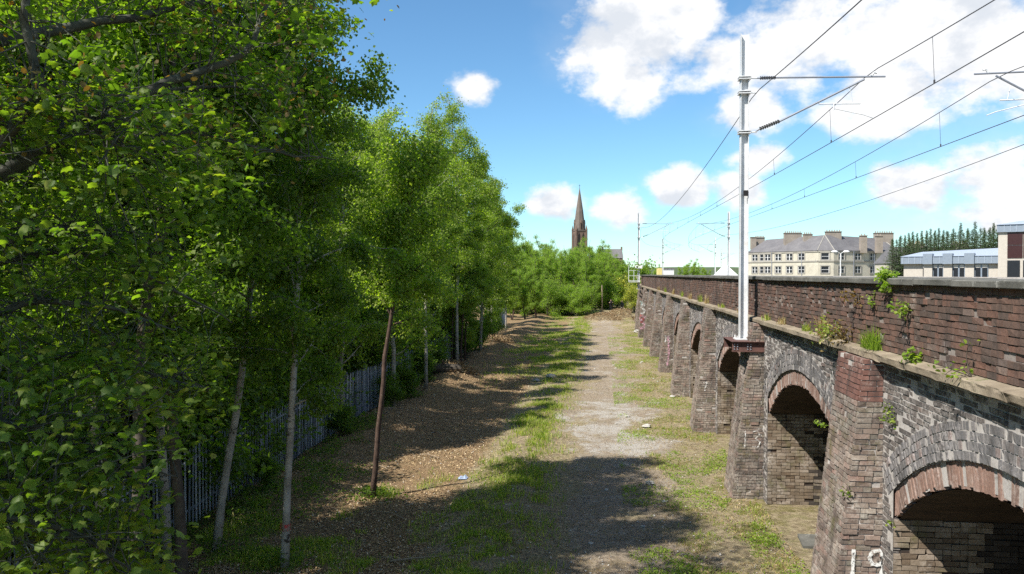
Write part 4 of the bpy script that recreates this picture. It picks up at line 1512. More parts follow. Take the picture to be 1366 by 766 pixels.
bough([at(70, 146, 7.2), at(112, 147, 7.0), at(128, 168, 6.9), at(157, 195, 6.8)], 0.022, 0.008)
bough([J(7.6), at(-20, 60, 7.5), at(90, 40, 8.0), at(220, 20, 8.6), at(330, -10, 9.2), at(430, -30, 9.8)], 0.08, 0.01)
bough([J(4.6), at(-40, 420, 7.0), at(60, 400, 7.6), at(150, 410, 8.2), at(230, 440, 8.8)], 0.06, 0.008)
bough([J(4.2), at(-40, 560, 6.4), at(40, 570, 6.8), at(120, 600, 7.2), at(190, 650, 7.6)], 0.05, 0.008)
bough([J(3.6), at(-60, 700, 6.0), at(30, 690, 6.2), at(110, 720, 6.5), at(180, 770, 6.8)], 0.05, 0.008)
bough([J(5.2), at(-20, 330, 7.4), at(80, 300, 8.0), at(170, 320, 8.6), at(250, 350, 9.2)], 0.06, 0.008)
bough([J(8.6), (-6.0, 7.6, 10.4), (-4.8, 9.0, 11.3), (-3.9, 10.2, 11.6)], 0.07, 0.01)
bough([J(9.4), (-6.6, 7.6, 11.5), (-5.6, 9.5, 12.8), (-4.9, 11.0, 13.2)], 0.06, 0.01)
bough([J(9.0), (-7.6, 4.9, 11.0), (-7.8, 3.4, 12.2), (-7.4, 2.2, 12.8)], 0.07, 0.01, 30, vis=False)
bough([J(9.6), (-8.2, 5.2, 11.6), (-9.4, 3.8, 13.0), (-10.2, 2.8, 13.6)], 0.07, 0.01, 30, vis=False)
bough([J(10.4), (-6.6, 5.2, 12.4), (-6.0, 4.0, 13.6), (-5.6, 3.2, 14.2)], 0.06, 0.01, 30, vis=False)
bough([J(10.6), (-7.6, 6.9, 12.6), (-8.0, 7.4, 14.2)], 0.06, 0.01, 30, vis=False)
bough([J(7.6), (-8.2, 4.6, 8.8), (-8.8, 3.2, 9.6)], 0.06, 0.01, 30, vis=False)
bough([J(7.0), (-8.0, 4.8, 8.0), (-8.6, 3.0, 8.6), (-8.8, 1.6, 9.0)], 0.06, 0.01, 40, vis=False)
bough([J(7.4), (-7.2, 4.6, 8.6), (-6.9, 3.4, 9.4), (-6.8, 2.4, 10.0)], 0.06, 0.01, 40, vis=False)
bough([J(8.4), (-8.8, 4.6, 10.0), (-10.0, 2.6, 11.0), (-10.8, 1.2, 11.4)], 0.06, 0.01, 40, vis=False)
bough([J(8.0), (-8.4, 7.6, 9.6), (-9.4, 9.4, 10.6)], 0.06, 0.01)
bough([J(6.5), (-8.2, 8.0, 7.6), (-8.8, 10.0, 8.2)], 0.06, 0.01)
bough([J(4.9), at(20, 480, 7.6), at(110, 470, 8.2), at(200, 500, 8.8), at(280, 520, 9.4)], 0.05, 0.007)
bough([J(5.6), at(60, 330, 8.2), at(150, 345, 9.0), at(230, 385, 9.6), at(310, 430, 10.2)], 0.05, 0.007)
bough([J(3.9), at(0, 640, 7.0), at(90, 650, 7.4), at(170, 620, 7.8), at(235, 640, 8.2)], 0.05, 0.007)
bough([J(3.7), at(60, 720, 7.4), at(150, 735, 7.8), at(215, 720, 8.2)], 0.05, 0.007)
SKT = np.concatenate(sk_top)
SK = np.concatenate(sk_pts)
SKA = np.concatenate([SK, SKT])
cl_pos, key_pos = [], []


def syc_limit(py):
    """how far the crown reaches in, by height (photo rows)"""
    return np.interp(py, [-200, 0, 60, 150, 210, 300, 380, 480, 600, 700, 766], [520, 500, 470, 430, 385, 290, 280, 300, 265, 235, 225])


tries = 0
while len(cl_pos) < 2900 and tries < 60000:
    tries += 1
    base = SK[srng.integers(len(SK))] if tries % 8 < 5 else SKT[srng.integers(len(SKT))]
    p = base + srng.normal(0, 1, 3) * np.array([0.75, 0.75, 0.55])
    qx, qy, qd = to_px(p)
    if np.linalg.norm(p[:2]) < 6.5 or (qd > 0.5 and qx > syc_limit(qy) - srng.random() * 50 and qy > -150) or qy > 1100:
        continue
    # leaf layers with dark gaps between
    if fbm(np.array(p[0] * 0.9 + p[1] * 0.8), np.array(p[2] * 1.6), 4, 3) < 0.40:
        continue
    cl_pos.append(p)
    d = np.linalg.norm(SKA - p, axis=1)
    near_j = np.argpartition(d, 14)[:14]
    j = int(near_j[srng.integers(14)])
    mid = (SKA[j] + p) / 2 + srng.normal(0, 0.09, 3) + np.array([0, 0, 0.05])
    if d[j] < 1.3:
        tr.tube([SKA[j], SKA[j] * .6 + mid * .4 + srng.normal(0, 0.03, 3), mid, mid * .4 + p * .6 + srng.normal(0, 0.03, 3), p], [0.008, 0.007, 0.005, 0.004, 0.0025], 4, cap=False)
tr.build('trunk', M['syc'], syc, smooth_sh=True)
LP = []
for p in cl_pos:
    n = srng.integers(10, 19)
    a = srng.uniform(0, 6.28, n)
    r = 0.38 * np.sqrt(srng.random(n))
    LP.append(np.stack([p[0] + r * np.cos(a), p[1] + r * np.sin(a), p[2] + srng.normal(0, 0.06, n) - r * 0.2], 1))
    if p[2] > 7.5 and srng.random() < 0.45:
        key_pos.append(p + srng.normal(0, 0.18, (9, 3)) + np.array([0, 0, -0.08]))
LP = np.concatenate(LP)
lx, ly, ld = to_px(LP)
inv = np.where((lx > 0) & (lx < 1366) & (ly > 0) & (ly < 766))[0]
near = inv[np.argsort(ld[inv])[:290]]
msk = np.ones(len(LP), bool)
msk[near] = False
crown = ob('crown', leaves('crown', LP[msk], 0.082, M['lsyc'], srng, 'lobed', 0.78, 0.15), syc, kind='stuff')
ob('seed_bunches', leaves('seed_bunches', np.concatenate(key_pos), 0.06, M['lkey'], srng, 'oval', 0.2, 0.6), syc, kind='stuff')
tv, tt = LEAF['lobed']
LM = [mk_mesh('leaf', tv * np.array([1, 1 + 0.1 * q, 1 + q]), tt, [M['lsyc']]) for q in range(3)]
for q, idx in enumerate(near):
    u, v, w = leaf_axes(1, srng, 0.78, 0.15)
    sz = 0.082 * srng.uniform(0.7, 1.2)
    o = bpy.data.objects.new('leaf', LM[q % 3])
    COL.objects.link(o)
    o.parent = crown
    o.matrix_basis = Matrix.Translation(LP[idx]) @ Matrix((u[0], v[0], w[0])).transposed().to_4x4() @ Matrix.Scale(sz, 4)

# ------------------------------------------------------------------ ground cover
grng = np.random.default_rng(31)


def scatter(n, x0, x1, y0, y1, fn, pw=1.6):
    x = grng.uniform(x0, x1, n)
    y = y0 + (y1 - y0) * grng.random(n) ** pw
    k = grng.random(n) < fn(x, y)
    x, y = x[k], y[k]
    return np.stack([x, y, gh(x, y)], 1)


def blades(pos, hgt, wid, mat, name, label, tiltv=0.45, lay=None):
    n = len(pos)
    a = grng.uniform(0, 6.28, n)
    tl = np.abs(grng.normal(0, tiltv, n)) if lay is None else grng.uniform(*lay, n)
    u = np.stack([np.cos(a) * np.sin(tl), np.sin(a) * np.sin(tl), np.cos(tl)], 1)
    b = a + 1.57 + grng.normal(0, 0.6, n)
    v = np.stack([np.cos(b), np.sin(b), np.zeros(n)], 1)
    h = (hgt * grng.uniform(0.5, 1.3, n))[:, None]
    w = (wid * grng.uniform(0.6, 1.3, n))[:, None] / 2
    m1 = pos + u * h * 0.55
    tip = pos + u * h + np.stack([np.cos(a), np.sin(a), -0.6 * np.ones(n)], 1) * h * 0.22
    V = np.stack([pos - v * w, pos + v * w, m1 + v * w * 0.7, m1 - v * w * 0.7, tip], 1)
    k = np.arange(n)[:, None] * 5
    return ob(name, mk_mesh(name, V.reshape(-1, 3), [k + np.array([[0, 1, 2, 3]]), k + np.array([[3, 2, 4]])], [mat]), kind='stuff', label=label)


gfun = lambda x, y: zones(x, y)[0] ** 1.3 * np.where(x > 0.6, 0.55, 1.0)
P = scatter(520000, -9, 4.2, 15, 110, lambda x, y: gfun(x, y) * (0.25 + 0.75 * sstep(fbm(x * 1.6, y * 1.3, 91), 0.42, 0.6)), 2.0)
blades(P, (0.09 + 0.07 * grng.random(len(P)) + 0.10 * (fbm(P[:, 0], P[:, 1], 41) > 0.55)) * np.where(P[:, 0] > 0.6, 0.5, 1.0), 0.016 + 0.00022 * P[:, 1], M['grass'], 'grass', 'green grass in strips beside the track')
P = scatter(190000, -4.5, 4.2, 15, 100, lambda x, y: (0.2 + 0.5 * zones(x, y)[0]) * (0.25 + 0.75 * sstep(x, 0.6, 1.8)) * sstep(fbm(x * 1.1, y * 0.9, 93), 0.36, 0.58), 2.0)
blades(P, 0.07, 0.014 + 0.0002 * P[:, 1], M['dry'], 'dry_grass', 'straw coloured dead grass along the viaduct foot', lay=(0.5, 1.45))
lfun = lambda x, y: np.clip(zones(x, y)[2] * 0.9 + 0.05, 0, 1) * (0.35 + 0.65 * sstep(fbm(x * 0.4, y * 0.3, 51), 0.38, 0.55))
P = scatter(130000, -10.0, -1.5, 15, 85, lfun, 2.0)
P[:, 2] += grng.uniform(0.0, 0.025, len(P))
ob('leaf_litter', leaves('leaf_litter', P, 0.05 + 0.0005 * P[:, 1], M['chip'], grng, 'diamond', 0.85, 0.0, 0.7), kind='stuff', label='brown wood chips and dead leaves below the trees')
P = scatter(60000, -6, 4.2, 15, 90, lambda x, y: 0.5 * sstep(fbm(x * 0.9, y * 0.8, 95), 0.4, 0.65), 2.0)
P[:, 2] += grng.uniform(0.0, 0.02, len(P))
ob('twig_debris', leaves('twig_debris', P, 0.09, M['chip'], grng, 'diamond', 0.85, 0.0, 0.16), kind='stuff', label='thin straw and twig debris over the open ground')
P = scatter(110000, 0.6, 4.2, 15, 80, lambda x, y: sstep(fbm(x * 0.8, y * 0.6, 97), 0.46, 0.6) * (0.3 + 0.7 * sstep(fbm(x * 2.2, y * 2, 98), 0.4, 0.6)), 1.8)
P[:, 2] += grng.uniform(0.0, 0.10, len(P))
ob('weeds', leaves('weeds', P, 0.05, M['lime'], grng, 'oval', 0.65, 0.1), kind='stuff', label='low yellow-green weeds between the track and the viaduct')
P = scatter(9000, -9, 4.2, 15, 80, lambda x, y: 0.35 + 0 * x, 2.0)
ob('gravel', leaves('gravel', P + np.array([0, 0, 0.015]), 0.045, M['stonep'], grng, 'oval', 0.8, 0.0, 1.3), kind='stuff', label='pale stone chippings scattered over the track')
# undergrowth at the fence and under the trees
n = 90000
x = grng.uniform(-24, -9.6, n)
y = 8 + 72 * grng.random(n) ** 1.6
k = x < fence_x(y) - 0.05
hgt_ = 0.25 + 1.0 * fbm(x * 0.8, y * 0.8, 61)
P = np.stack([x, y, gh(x, y) + hgt_ * grng.random(n) ** 0.6], 1)[k]
ob('undergrowth', leaves('undergrowth', P, 0.11, M['lshrub'], grng, 'oval', 0.75, 0.1), kind='stuff', label='tangled green undergrowth beneath the trees')
P = scatter(26000, -9.7, -6.5, 13, 30, lambda x, y: sstep(fbm(x * .9, y * .7, 71), 0.46, 0.62) * sstep(-x, 6.4, 8.5), 1.2)
P[:, 2] += grng.uniform(0.0, 0.22, len(P))
ob('ground_ivy', leaves('ground_ivy', P, 0.07, M['lshrub'], grng, 'oval', 0.7, 0.1), kind='stuff', label='low ivy and weeds along the fence foot')


foot = []
for fx, fy in ((-8.3, 16.2), (-6.55, 15.7), (-6.2, 20.8), (-7.5, 13.4), (-6.8, 10.7)):
    k_ = 420
    a_, r_ = grng.uniform(0, 6.28, k_), np.abs(grng.normal(0, 0.45, k_)) + 0.08
    xx, yy = fx + r_ * np.cos(a_), fy + r_ * np.sin(a_)
    foot.append(np.stack([xx, yy, gh(xx, yy) + 0.35 * grng.random(k_) * np.exp(-r_)], 1))
ob('foot_weeds', leaves('foot_weeds', np.concatenate(foot), 0.075, M['lshrub'], grng, 'oval', 0.5, -0.2), kind='stuff', label='weeds and suckers round the feet of the trunks')


# ------------------------------------------------------------------ plants rooted in the viaduct
def wall_plant(name, s, n, z, label, size, nl, mat, shape='oval', ls=0.07, hang=0.0, stems=5, stem_mat='bark', group=None, flat=0.5):
    root = empty(name, tuple(W(s, n, z)), label, 'plant', group)
    c = W(s, n, z)
    rg = np.random.default_rng(int(s * 977 + z * 131))
    m = MB()
    anc = []
    for q in range(stems):
        d = unit(np.array([rg.normal(-0.35, 0.35), rg.normal(0, 0.5), 1.0 - hang * 1.6 + rg.normal(0, 0.25)]))
        pts = [c]
        for j in range(5):
            d = unit(d + rg.normal(0, 0.2, 3) + np.array([0, 0, -0.12 - hang * 0.2]))
            pts.append(pts[-1] + d * size / 5)
        m.tube(pts, np.linspace(0.008, 0.003, 6), 4)
        anc += pts[1:]
    m.build('stem', M[stem_mat], root)
    A = np.array(anc)
    pos = A[rg.integers(0, len(A), nl)] + rg.normal(0, size * 0.13, (nl, 3))
    ob('foliage', leaves('foliage', pos, ls, M[mat], rg, shape, flat, 0.2), root, kind='stuff')


def tuft(name, s, n, z, label, h, nb, mat, group=None, w=0.012):
    root = empty(name, tuple(W(s, n, z)), label, 'plant', group)
    c = W(s, n, z)
    rg = np.random.default_rng(int(s * 97 + nb))
    m = MB()
    for q in range(nb):
        a, t = rg.uniform(0, 6.28), abs(rg.normal(0, 0.45)) + 0.05
        d = np.array([math.cos(a) * math.sin(t), math.sin(a) * math.sin(t), math.cos(t)])
        v = np.array([-math.sin(a), math.cos(a), 0]) * w
        b0 = c + np.array([rg.normal(0, 0.05), rg.normal(0, 0.12), 0])
        L = h * rg.uniform(0.5, 1.1)
        mid = b0 + d * L * 0.6
        tip = b0 + d * L + np.array([math.cos(a), math.sin(a), -0.8]) * L * 0.3 * t
        m.add([b0 - v * .5, b0 + v * .5, mid + v * .4, mid - v * .4, tip], [[0, 1, 2, 3]], [[3, 2, 4]])
    m.build('blades', M[mat], root)


wall_plant('coping_bush', 12.55, -0.04, 6.0, 'bright green leafy bush growing from the parapet coping', 0.20, 420, 'lime', ls=0.05, stems=9)
wall_plant('coping_bush', 12.45, -0.09, 5.98, 'green foliage hanging below the coping bush', 0.15, 130, 'lime', ls=0.05, stems=6, hang=0.9)
wall_plant('wall_weed', 11.75, -0.03, 5.62, 'small bright weed on the brick face under the coping bush', 0.26, 90, 'lime', ls=0.06, hang=0.3)
wall_plant('wall_weed', 13.25, -0.03, 5.6, 'small pale weed on the parapet bricks beside the bush shadow', 0.2, 50, 'lime', ls=0.05)
tuft('grass_tuft', 13.1, -0.08, Z_LT - 0.01, 'vivid yellow-green grass tuft on the stone ledge', 0.42, 170, 'lime')
tuft('grass_tuft', 13.45, -0.08, Z_LT - 0.01, 'shorter green tuft just behind the vivid tuft on the ledge', 0.30, 70, 'grass')
wall_plant('ledge_fern', 11.35, -0.10, Z_LT - 0.01, 'small bright fern on the worn ledge', 0.2, 90, 'lime', ls=0.075, stems=7, flat=0.7)
wall_plant('ledge_weed', 9.75, -0.08, Z_LT - 0.01, 'spindly pale weed on the ledge nearest the camera', 0.42, 40, 'lime', ls=0.06, stems=3)
wall_plant('ledge_weed', 14.4, -0.08, Z_LT - 0.01, 'dry reddish weed clump on the ledge', 0.48, 160, 'lkey', ls=0.06, stems=8)
wall_plant('ledge_weed', 15.2, -0.08, Z_LT - 0.01, 'olive weed clump with dead stalks on the ledge', 0.45, 200, 'grass', ls=0.06, stems=9)
tuft('ledge_straw', 15.9, -0.10, Z_LT - 0.01, 'dead straw clump hanging over the ledge', 0.5, 90, 'dry')
wall_plant('wall_weed', 14.0, -0.03, 5.75, 'dark red creeper sprig on the bricks under the coping', 0.3, 60, 'lkey', ls=0.06, hang=0.5)
for q, (s, z) in enumerate(((17.3, 0), (19.5, 0), (21.2, 0), (25, 0), (29.0, 0), (33, 0), (35, 0), (39, 0), (43, 0), (48, 0), (54, 0), (60, 0))):
    tuft('ledge_grass', s, -0.07, Z_LT - 0.01, 'small dry grass tuft along the far ledge', 0.22 + 0.2 * (s > 30), 60, 'dry' if q % 2 else 'grass', 'dry tufts along the ledge', 0.014)
for q, (s, n, z, lab) in enumerate(((14.25, -0.5, 3.4, 'small weed in the joints of the nearest buttress'), (12.3, -0.02, 3.85, 'small weed in the dark spandrel beside the buttress'),
                                    (12.45, 0.1, 2.25, 'tiny bright weed at the springing of the nearest arch'), (15.2, -0.02, 0.7, 'pale sprig inside the second arch mouth'),
                                    (12.83, -0.5, 2.6, 'tuft of weed on the side of the nearest buttress'), (12.6, -0.02, 4.0, 'little green sprig near the cap of the nearest buttress'))):
    wall_plant('wall_weed', s, n, z, lab, 0.2, 45, 'lime', ls=0.055, stems=4)
root = wall_plant('end_shrub', 88.0, 0.2, 6.0, 'dark shrub on the far end of the parapet', 1.6, 700, 'ldark', ls=0.2, stems=9)
wall_plant('end_shrub', 84.0, 0.3, 6.0, 'small round-headed sapling above the far parapet', 2.6, 300, 'ldark', ls=0.22, stems=2)

# ------------------------------------------------------------------ things lying about
def stone(x, y, r, label, mat='stonep', group=None, name='rubble_stone'):
    rg = np.random.default_rng(int(abs(x * 131 + y * 17)))
    m = MB()
    nu, nv = 7, 5
    V = []
    for j in range(nv):
        ph = math.pi * (j + 0.5) / nv
        for i_ in range(nu):
            th = 2 * math.pi * i_ / nu
            k = r * rg.uniform(0.7, 1.15)
            V.append((x + k * math.sin(ph) * math.cos(th) * 1.3, y + k * math.sin(ph) * math.sin(th), float(gh(x, y)) + r * 0.35 + 0.6 * k * math.cos(ph)))
    V += [(x, y, float(gh(x, y)) + r * 0.95), (x, y, float(gh(x, y)) - 0.1)]
    Q = [[j * nu + i_, (j + 1) * nu + i_, (j + 1) * nu + (i_ + 1) % nu, j * nu + (i_ + 1) % nu] for j in range(nv - 1) for i_ in range(nu)]
    T = [[nu * nv, i_, (i_ + 1) % nu] for i_ in range(nu)] + [[nu * nv + 1, (nv - 1) * nu + (i_ + 1) % nu, (nv - 1) * nu + i_] for i_ in range(nu)]
    m.add(V, Q, T)
    m.build(name, M[mat], label=label, cat='stone', group=group)


def gpt(px, py):
    d = CAMZ * F_PX / (py - HOR)
    p = at(px, py, d)
    return p.x, p.y


for (px, py, r, lab) in ((863, 571, 0.16, 'white stone lying on the dry grass by the track'), (898, 530, 0.13, 'pale stone beside the second dark arch'),
                         (735, 506, 0.3, 'flat pale stone on the grass edge of the track'), (716, 510, 0.2, 'smaller pale stone next to the flat one'),
                         (762, 414, 0.6, 'grey boulder in front of the copse'), (850, 444, 0.3, 'white block at the far viaduct foot'),
                         (853, 432, 0.45, 'white debris lump farthest along the viaduct foot'), (868, 647, 0.12, 'white stone lying on the grassy edge near the shade')):
    x, y = gpt(px, py)
    stone(x, y, r, lab)
for q in range(16):
    x, y = random.uniform(-1.0, 3.6), 16 + 40 * random.random() ** 1.5
    stone(x, y, random.uniform(0.05, 0.1), 'small loose stone on the worn track', group='loose stones on the track')


def stick(px, py, L, az, r, label, group=None, fork=True):
    x, y = gpt(px, py)
    rg = np.random.default_rng(int(px * 7 + py))
    m = MB()
    pts = []
    for t in np.linspace(0, 1, 6):
        xx, yy = x + L * t * math.cos(az) + rg.normal(0, 0.03), y + L * t * math.sin(az) + rg.normal(0, 0.03)
        pts.append((xx, yy, float(gh(xx, yy)) + r + 0.02 + 0.06 * math.sin(t * 3)))
    m.tube(pts, np.linspace(r, r * 0.4, 6), 6)
    if fork:
        p = np.array(pts[2])
        m.tube([p, p + np.array([math.cos(az + 0.8) * L * 0.2, math.sin(az + 0.8) * L * 0.2, 0.05]), p + np.array([math.cos(az + 0.6) * L * 0.4, math.sin(az + 0.6) * L * 0.4, 0.03])], [r * 0.7, r * 0.5, r * 0.2], 5)
    m.build('fallen_branch', M['wood'], label=label, cat='branch', group=group)


stick(520, 752, 1.1, 0.3, 0.022, 'forked pale branch on the ground nearest the frame bottom')
stick(575, 742, 0.9, 0.9, 0.015, 'thin bent stick beside the forked pale branch')
stick(585, 615, 0.8, 2.6, 0.02, 'broken stick on the sunlit wood chips')
stick(790, 640, 0.8, 2.5, 0.015, 'thin pale stick at the track edge in the shade')
stick(860, 723, 1.5, 3.0, 0.014, 'long dry stalk lying across the dirt near the shade tip')
stick(760, 675, 1.2, 0.1, 0.012, 'straight thin stalk lying in the deep shade')
for q in range(26):
    px, py = random.uniform(330, 700), random.uniform(490, 760)
    stick(px, py, random.uniform(0.4, 1.0), random.uniform(0, 6.28), random.uniform(0.008, 0.018), 'small broken twig scattered on the brown litter', 'twigs on the litter', fork=q % 2 == 0)

# heaps of cut brushwood on the far mounds
for (hx, hy, hr, lab) in ((0.2, 101, 2.6, 'heap of cut brushwood in front of the tall timber post'), (3.0, 107, 2.6, 'heap of cut brushwood below the two people'),
                          (-8.4, 44.5, 1.4, 'small brushwood heap by the stem clump'), (-9.0, 66, 1.5, 'small brushwood heap at the far fence')):
    hn = 2600
    a_, r_ = grng.uniform(0, 6.28, hn), hr * np.sqrt(grng.random(hn))
    hx_, hy_ = hx + r_ * np.cos(a_), hy + r_ * np.sin(a_)
    P = np.stack([hx_, hy_, gh(hx_, hy_) + 0.35 * (1 - (r_ / hr) ** 2) * grng.random(hn) + 0.02], 1)
    o = ob('brush_heap', leaves('brush_heap', P, 0.34, M['chip'], grng, 'diamond', 0.5, -0.1, 0.12), label=lab, cat='brush heap')
    o['kind'] = 'stuff'
# dark log by the stem clump
x, y = gpt(585, 512)
m = MB()
z = float(gh(x, y))
m.tube([(x - 1.1, y - 0.3, z + 0.2), (x - 0.3, y - 0.05, z + 0.24), (x + 0.5, y + 0.1, z + 0.23), (x + 1.2, y + 0.3, z + 0.2)], [0.24, 0.27, 0.26, 0.22], 12)
m.tube([(x + 0.2, y, z + 0.3), (x + 0.3, y - 0.2, z + 0.75)], [0.08, 0.05], 7)
m.build('fallen_log', M['bark'], label='dark fallen log beside the clump of stems', cat='log')
x, y = gpt(617, 640)
m = MB()
rg = np.random.default_rng(4)
V = [(x + (i_ - 2) * 0.07 + rg.normal(0, 0.015), y + (j - 2) * 0.06 + rg.normal(0, 0.015), float(gh(x, y)) + 0.03 + abs(rg.normal(0, 0.07)) * (1 if 0 < i_ < 4 and 0 < j < 4 else 0)) for j in range(5) for i_ in range(5)]
m.add(V, [[j * 5 + i_, j * 5 + i_ + 1, j * 5 + i_ + 6, j * 5 + i_ + 5] for j in range(4) for i_ in range(4)])
m.build('litter_bag', plain('pale_blue_plastic', (0.28, 0.34, 0.48), 0.4), label='crumpled pale blue plastic bag on the litter', cat='bag')
pp_ = at(803, 400, 112)
x, y = pp_.x, pp_.y
m = MB()
zz = float(gh(x, y))
m.tube([(x, y, zz - 0.2), (x + 0.03, y, zz + 2.0), (x, y, zz + 4.3)], [0.11, 0.1, 0.08], 8)
m.build('timber_post', M['wood'], label='tall thin bare timber post before the copse', cat='post')
# paving slab and capstone by the viaduct foot
x, y = gpt(1082, 728)
m = MB()
m.hexa(np.array([[x + dx + 0.1 * dy, y + dy, float(gh(x, y)) + dz] for dx in (-0.2, 0.22) for dy in (-0.4, 0.45) for dz in (-0.05, 0.05)]))
m.build('stone_slab', M['stone'], label='flat grey slab lying by the nearest buttress foot', cat='slab')

# ------------------------------------------------------------------ two people at the far end
def person(x, y, face, label, jacket, trousers, hair, arms):
    z = float(gh(x, y))
    root = empty('person', (x, y, z), label, 'person', rot=(0, 0, face))
    jt = {'pel': (0, 0, .95), 'bel': (0, -.01, 1.1), 'ch': (0, 0, 1.32), 'nk': (0, .01, 1.5), 'hd': (0, -.02, 1.6), 'ht': (0, -.02, 1.72)}
    rad = {'pel': (.15, .11), 'bel': (.145, .105), 'ch': (.17, .115), 'nk': (.06, .06), 'hd': (.085, .1), 'ht': (.07, .08)}
    edges = [('pel', 'bel'), ('bel', 'ch'), ('ch', 'nk'), ('nk', 'hd'), ('hd', 'ht')]
    for sd, s in (('l', -1), ('r', 1)):
        a = arms[0 if s < 0 else 1]
        jt.update({'hip' + sd: (s * .09, 0, .88), 'kn' + sd: (s * .11, -.02, .5), 'an' + sd: (s * .12, .02, .08), 'to' + sd: (s * .14, -.17, .04),
                   'sh' + sd: (s * .19, 0, 1.42), 'el' + sd: (s * .27, a[0], a[1]), 'wr' + sd: (s * a[4], a[2], a[3]), 'ha' + sd: (s * (a[4] - .02), a[2] - .06, a[3] - .03)})
        rad.update({'hip' + sd: (.1, .1), 'kn' + sd: (.065, .065), 'an' + sd: (.045, .05), 'to' + sd: (.04, .03), 'sh' + sd: (.07, .07), 'el' + sd: (.05, .05), 'wr' + sd: (.035, .035), 'ha' + sd: (.035, .025)})
        edges += [('pel', 'hip' + sd), ('hip' + sd, 'kn' + sd), ('kn' + sd, 'an' + sd), ('an' + sd, 'to' + sd), ('ch', 'sh' + sd), ('sh' + sd, 'el' + sd), ('el' + sd, 'wr' + sd), ('wr' + sd, 'ha' + sd)]
    names = list(jt)
    me = bpy.data.meshes.new('body_skeleton')
    me.from_pydata([jt[q] for q in names], [(names.index(a), names.index(b_)) for a, b_ in edges], [])
    o = bpy.data.objects.new('body_skeleton', me)
    COL.objects.link(o)
    md = o.modifiers.new('skin', 'SKIN')
    for q, nm in enumerate(names):
        me.skin_vertices[0].data[q].radius = rad[nm]
        me.skin_vertices[0].data[q].use_root = (nm == 'pel')
    sb = o.modifiers.new('sub', 'SUBSURF')
    sb.levels = sb.render_levels = 2
    dg = bpy.context.evaluated_depsgraph_get()
    bm = bpy.data.meshes.new_from_object(o.evaluated_get(dg))
    bpy.data.objects.remove(o)
    bm.materials.clear()
    for mm in (jacket, trousers, plain('skin', (0.5, 0.32, 0.25), 0.6), plain('boot', (0.02, 0.02, 0.02), 0.6)):
        bm.materials.append(mm)
    for pl_ in bm.polygons:
        c = pl_.center
        pl_.use_smooth = True
        hand = abs(c.x) > 0.2 and c.z < arms[0][3] + 0.02
        pl_.material_index = 2 if (c.z > 1.49 or hand) else (0 if c.z > 0.9 else (3 if c.z < 0.1 else 1))
    ob('body', bm, root, world_mesh=False)
    h = MB()
    V = []
    for j in range(5):
        ph = j / 4 * 1.75
        for i_ in range(10):
            th = i_ / 10 * 6.283
            V.append((0.098 * math.sin(ph) * math.cos(th), 0.0 + 0.112 * math.sin(ph) * math.sin(th) + 0.015, 1.63 + 0.135 * math.cos(ph)))
    h.add(V, [[j * 10 + i_, (j + 1) * 10 + i_, (j + 1) * 10 + (i_ + 1) % 10, j * 10 + (i_ + 1) % 10] for j in range(4) for i_ in range(10)])
    ob('hair', h.mesh('hair', hair), root, world_mesh=False)
    fc = MB()
    fc.box((-.035, -.118, 1.635), (.022, .01, .012)).box((.035, -.118, 1.635), (.022, .01, .012)).box((0, -.115, 1.565), (.045, .01, .01))
    ob('face', fc.mesh('face', M['dark']), root, world_mesh=False)
    return root


navy, blk, grey = plain('navy_cloth', (0.02, 0.022, 0.03), 0.9), plain('black_cloth', (0.012, 0.012, 0.013), 0.9), plain('grey_cloth', (0.06, 0.06, 0.065), 0.9)
pa_ = at(815, 400, 120)
xa, ya = pa_.x, pa_.y
person(xa, ya, 0.3, 'standing person in all black with arms raised to the chest', blk, blk, blk, ((-.12, 1.2, -.25, 1.28, .12), (-.12, 1.2, -.25, 1.28, .12)))
pb_ = at(830, 400, 117)
xb, yb = pb_.x, pb_.y
person(xb, yb, -0.5, 'standing person in a dark grey jacket nearer the viaduct', grey, navy, grey, ((.02, 1.14, -.06, .9, .28), (.02, 1.14, -.06, .9, .28)))

# ------------------------------------------------------------------ church
def prism(m, ring, apex):
    n = len(ring)
    m.add(list(ring) + [apex], None, [[i_, (i_ + 1) % n, n] for i_ in range(n)])


cc = at(773, HOR, 490)
church = empty('church', (cc.x, cc.y, 0), 'brown sandstone church with a tall pointed spire beyond the trees', 'church')
C = Vector((cc.x, cc.y, 0))
ang = 0.35
rot2 = Matrix.Rotation(ang, 3, 'Z')


def cp(x, y, z):
    return C + rot2 @ Vector((x, y, z))


tw = 3.4
m = MB()
m.hexa(np.array([cp(x, y, z) for x in (-tw, tw) for y in (-tw, tw) for z in (0, 33)]))
tower = m.build('tower', M['church'], church)
m = MB()
for x in (-tw, tw):
    for y in (-tw, tw):
        m.hexa(np.array([cp(x + a, y + b_, z) for a in (-.5, .5) for b_ in (-.5, .5) for z in (0, 33.5)]))
        ring = [cp(x + a, y + b_, 33.5) for a, b_ in ((-.6, -.6), (.6, -.6), (.6, .6), (-.6, .6))]
        prism(m, ring, cp(x * .96, y * .96, 37.0))
m.build('corner_turret', M['church'], tower)
m = MB()
ring = [cp(3.75 * math.cos(a), 3.75 * math.sin(a), 33) for a in np.arange(8) * math.pi / 4 + math.pi / 8]
mid = [cp(2.3 * math.cos(a), 2.3 * math.sin(a), 45) for a in np.arange(8) * math.pi / 4 + math.pi / 8]
m.add(ring + mid, [[i_, (i_ + 1) % 8, 8 + (i_ + 1) % 8, 8 + i_] for i_ in range(8)])
prism(m, mid, cp(0, 0, 60.4))
spire = m.build('spire', M['churchd'], church)
m = MB()
m.tube([cp(0, 0, 59.6), cp(0, 0, 61.8)], 0.12, 6)
m.box(cp(0, 0, 61.2), (1.0, .15, .15), ang)
m.build('finial', M['dark'], spire)
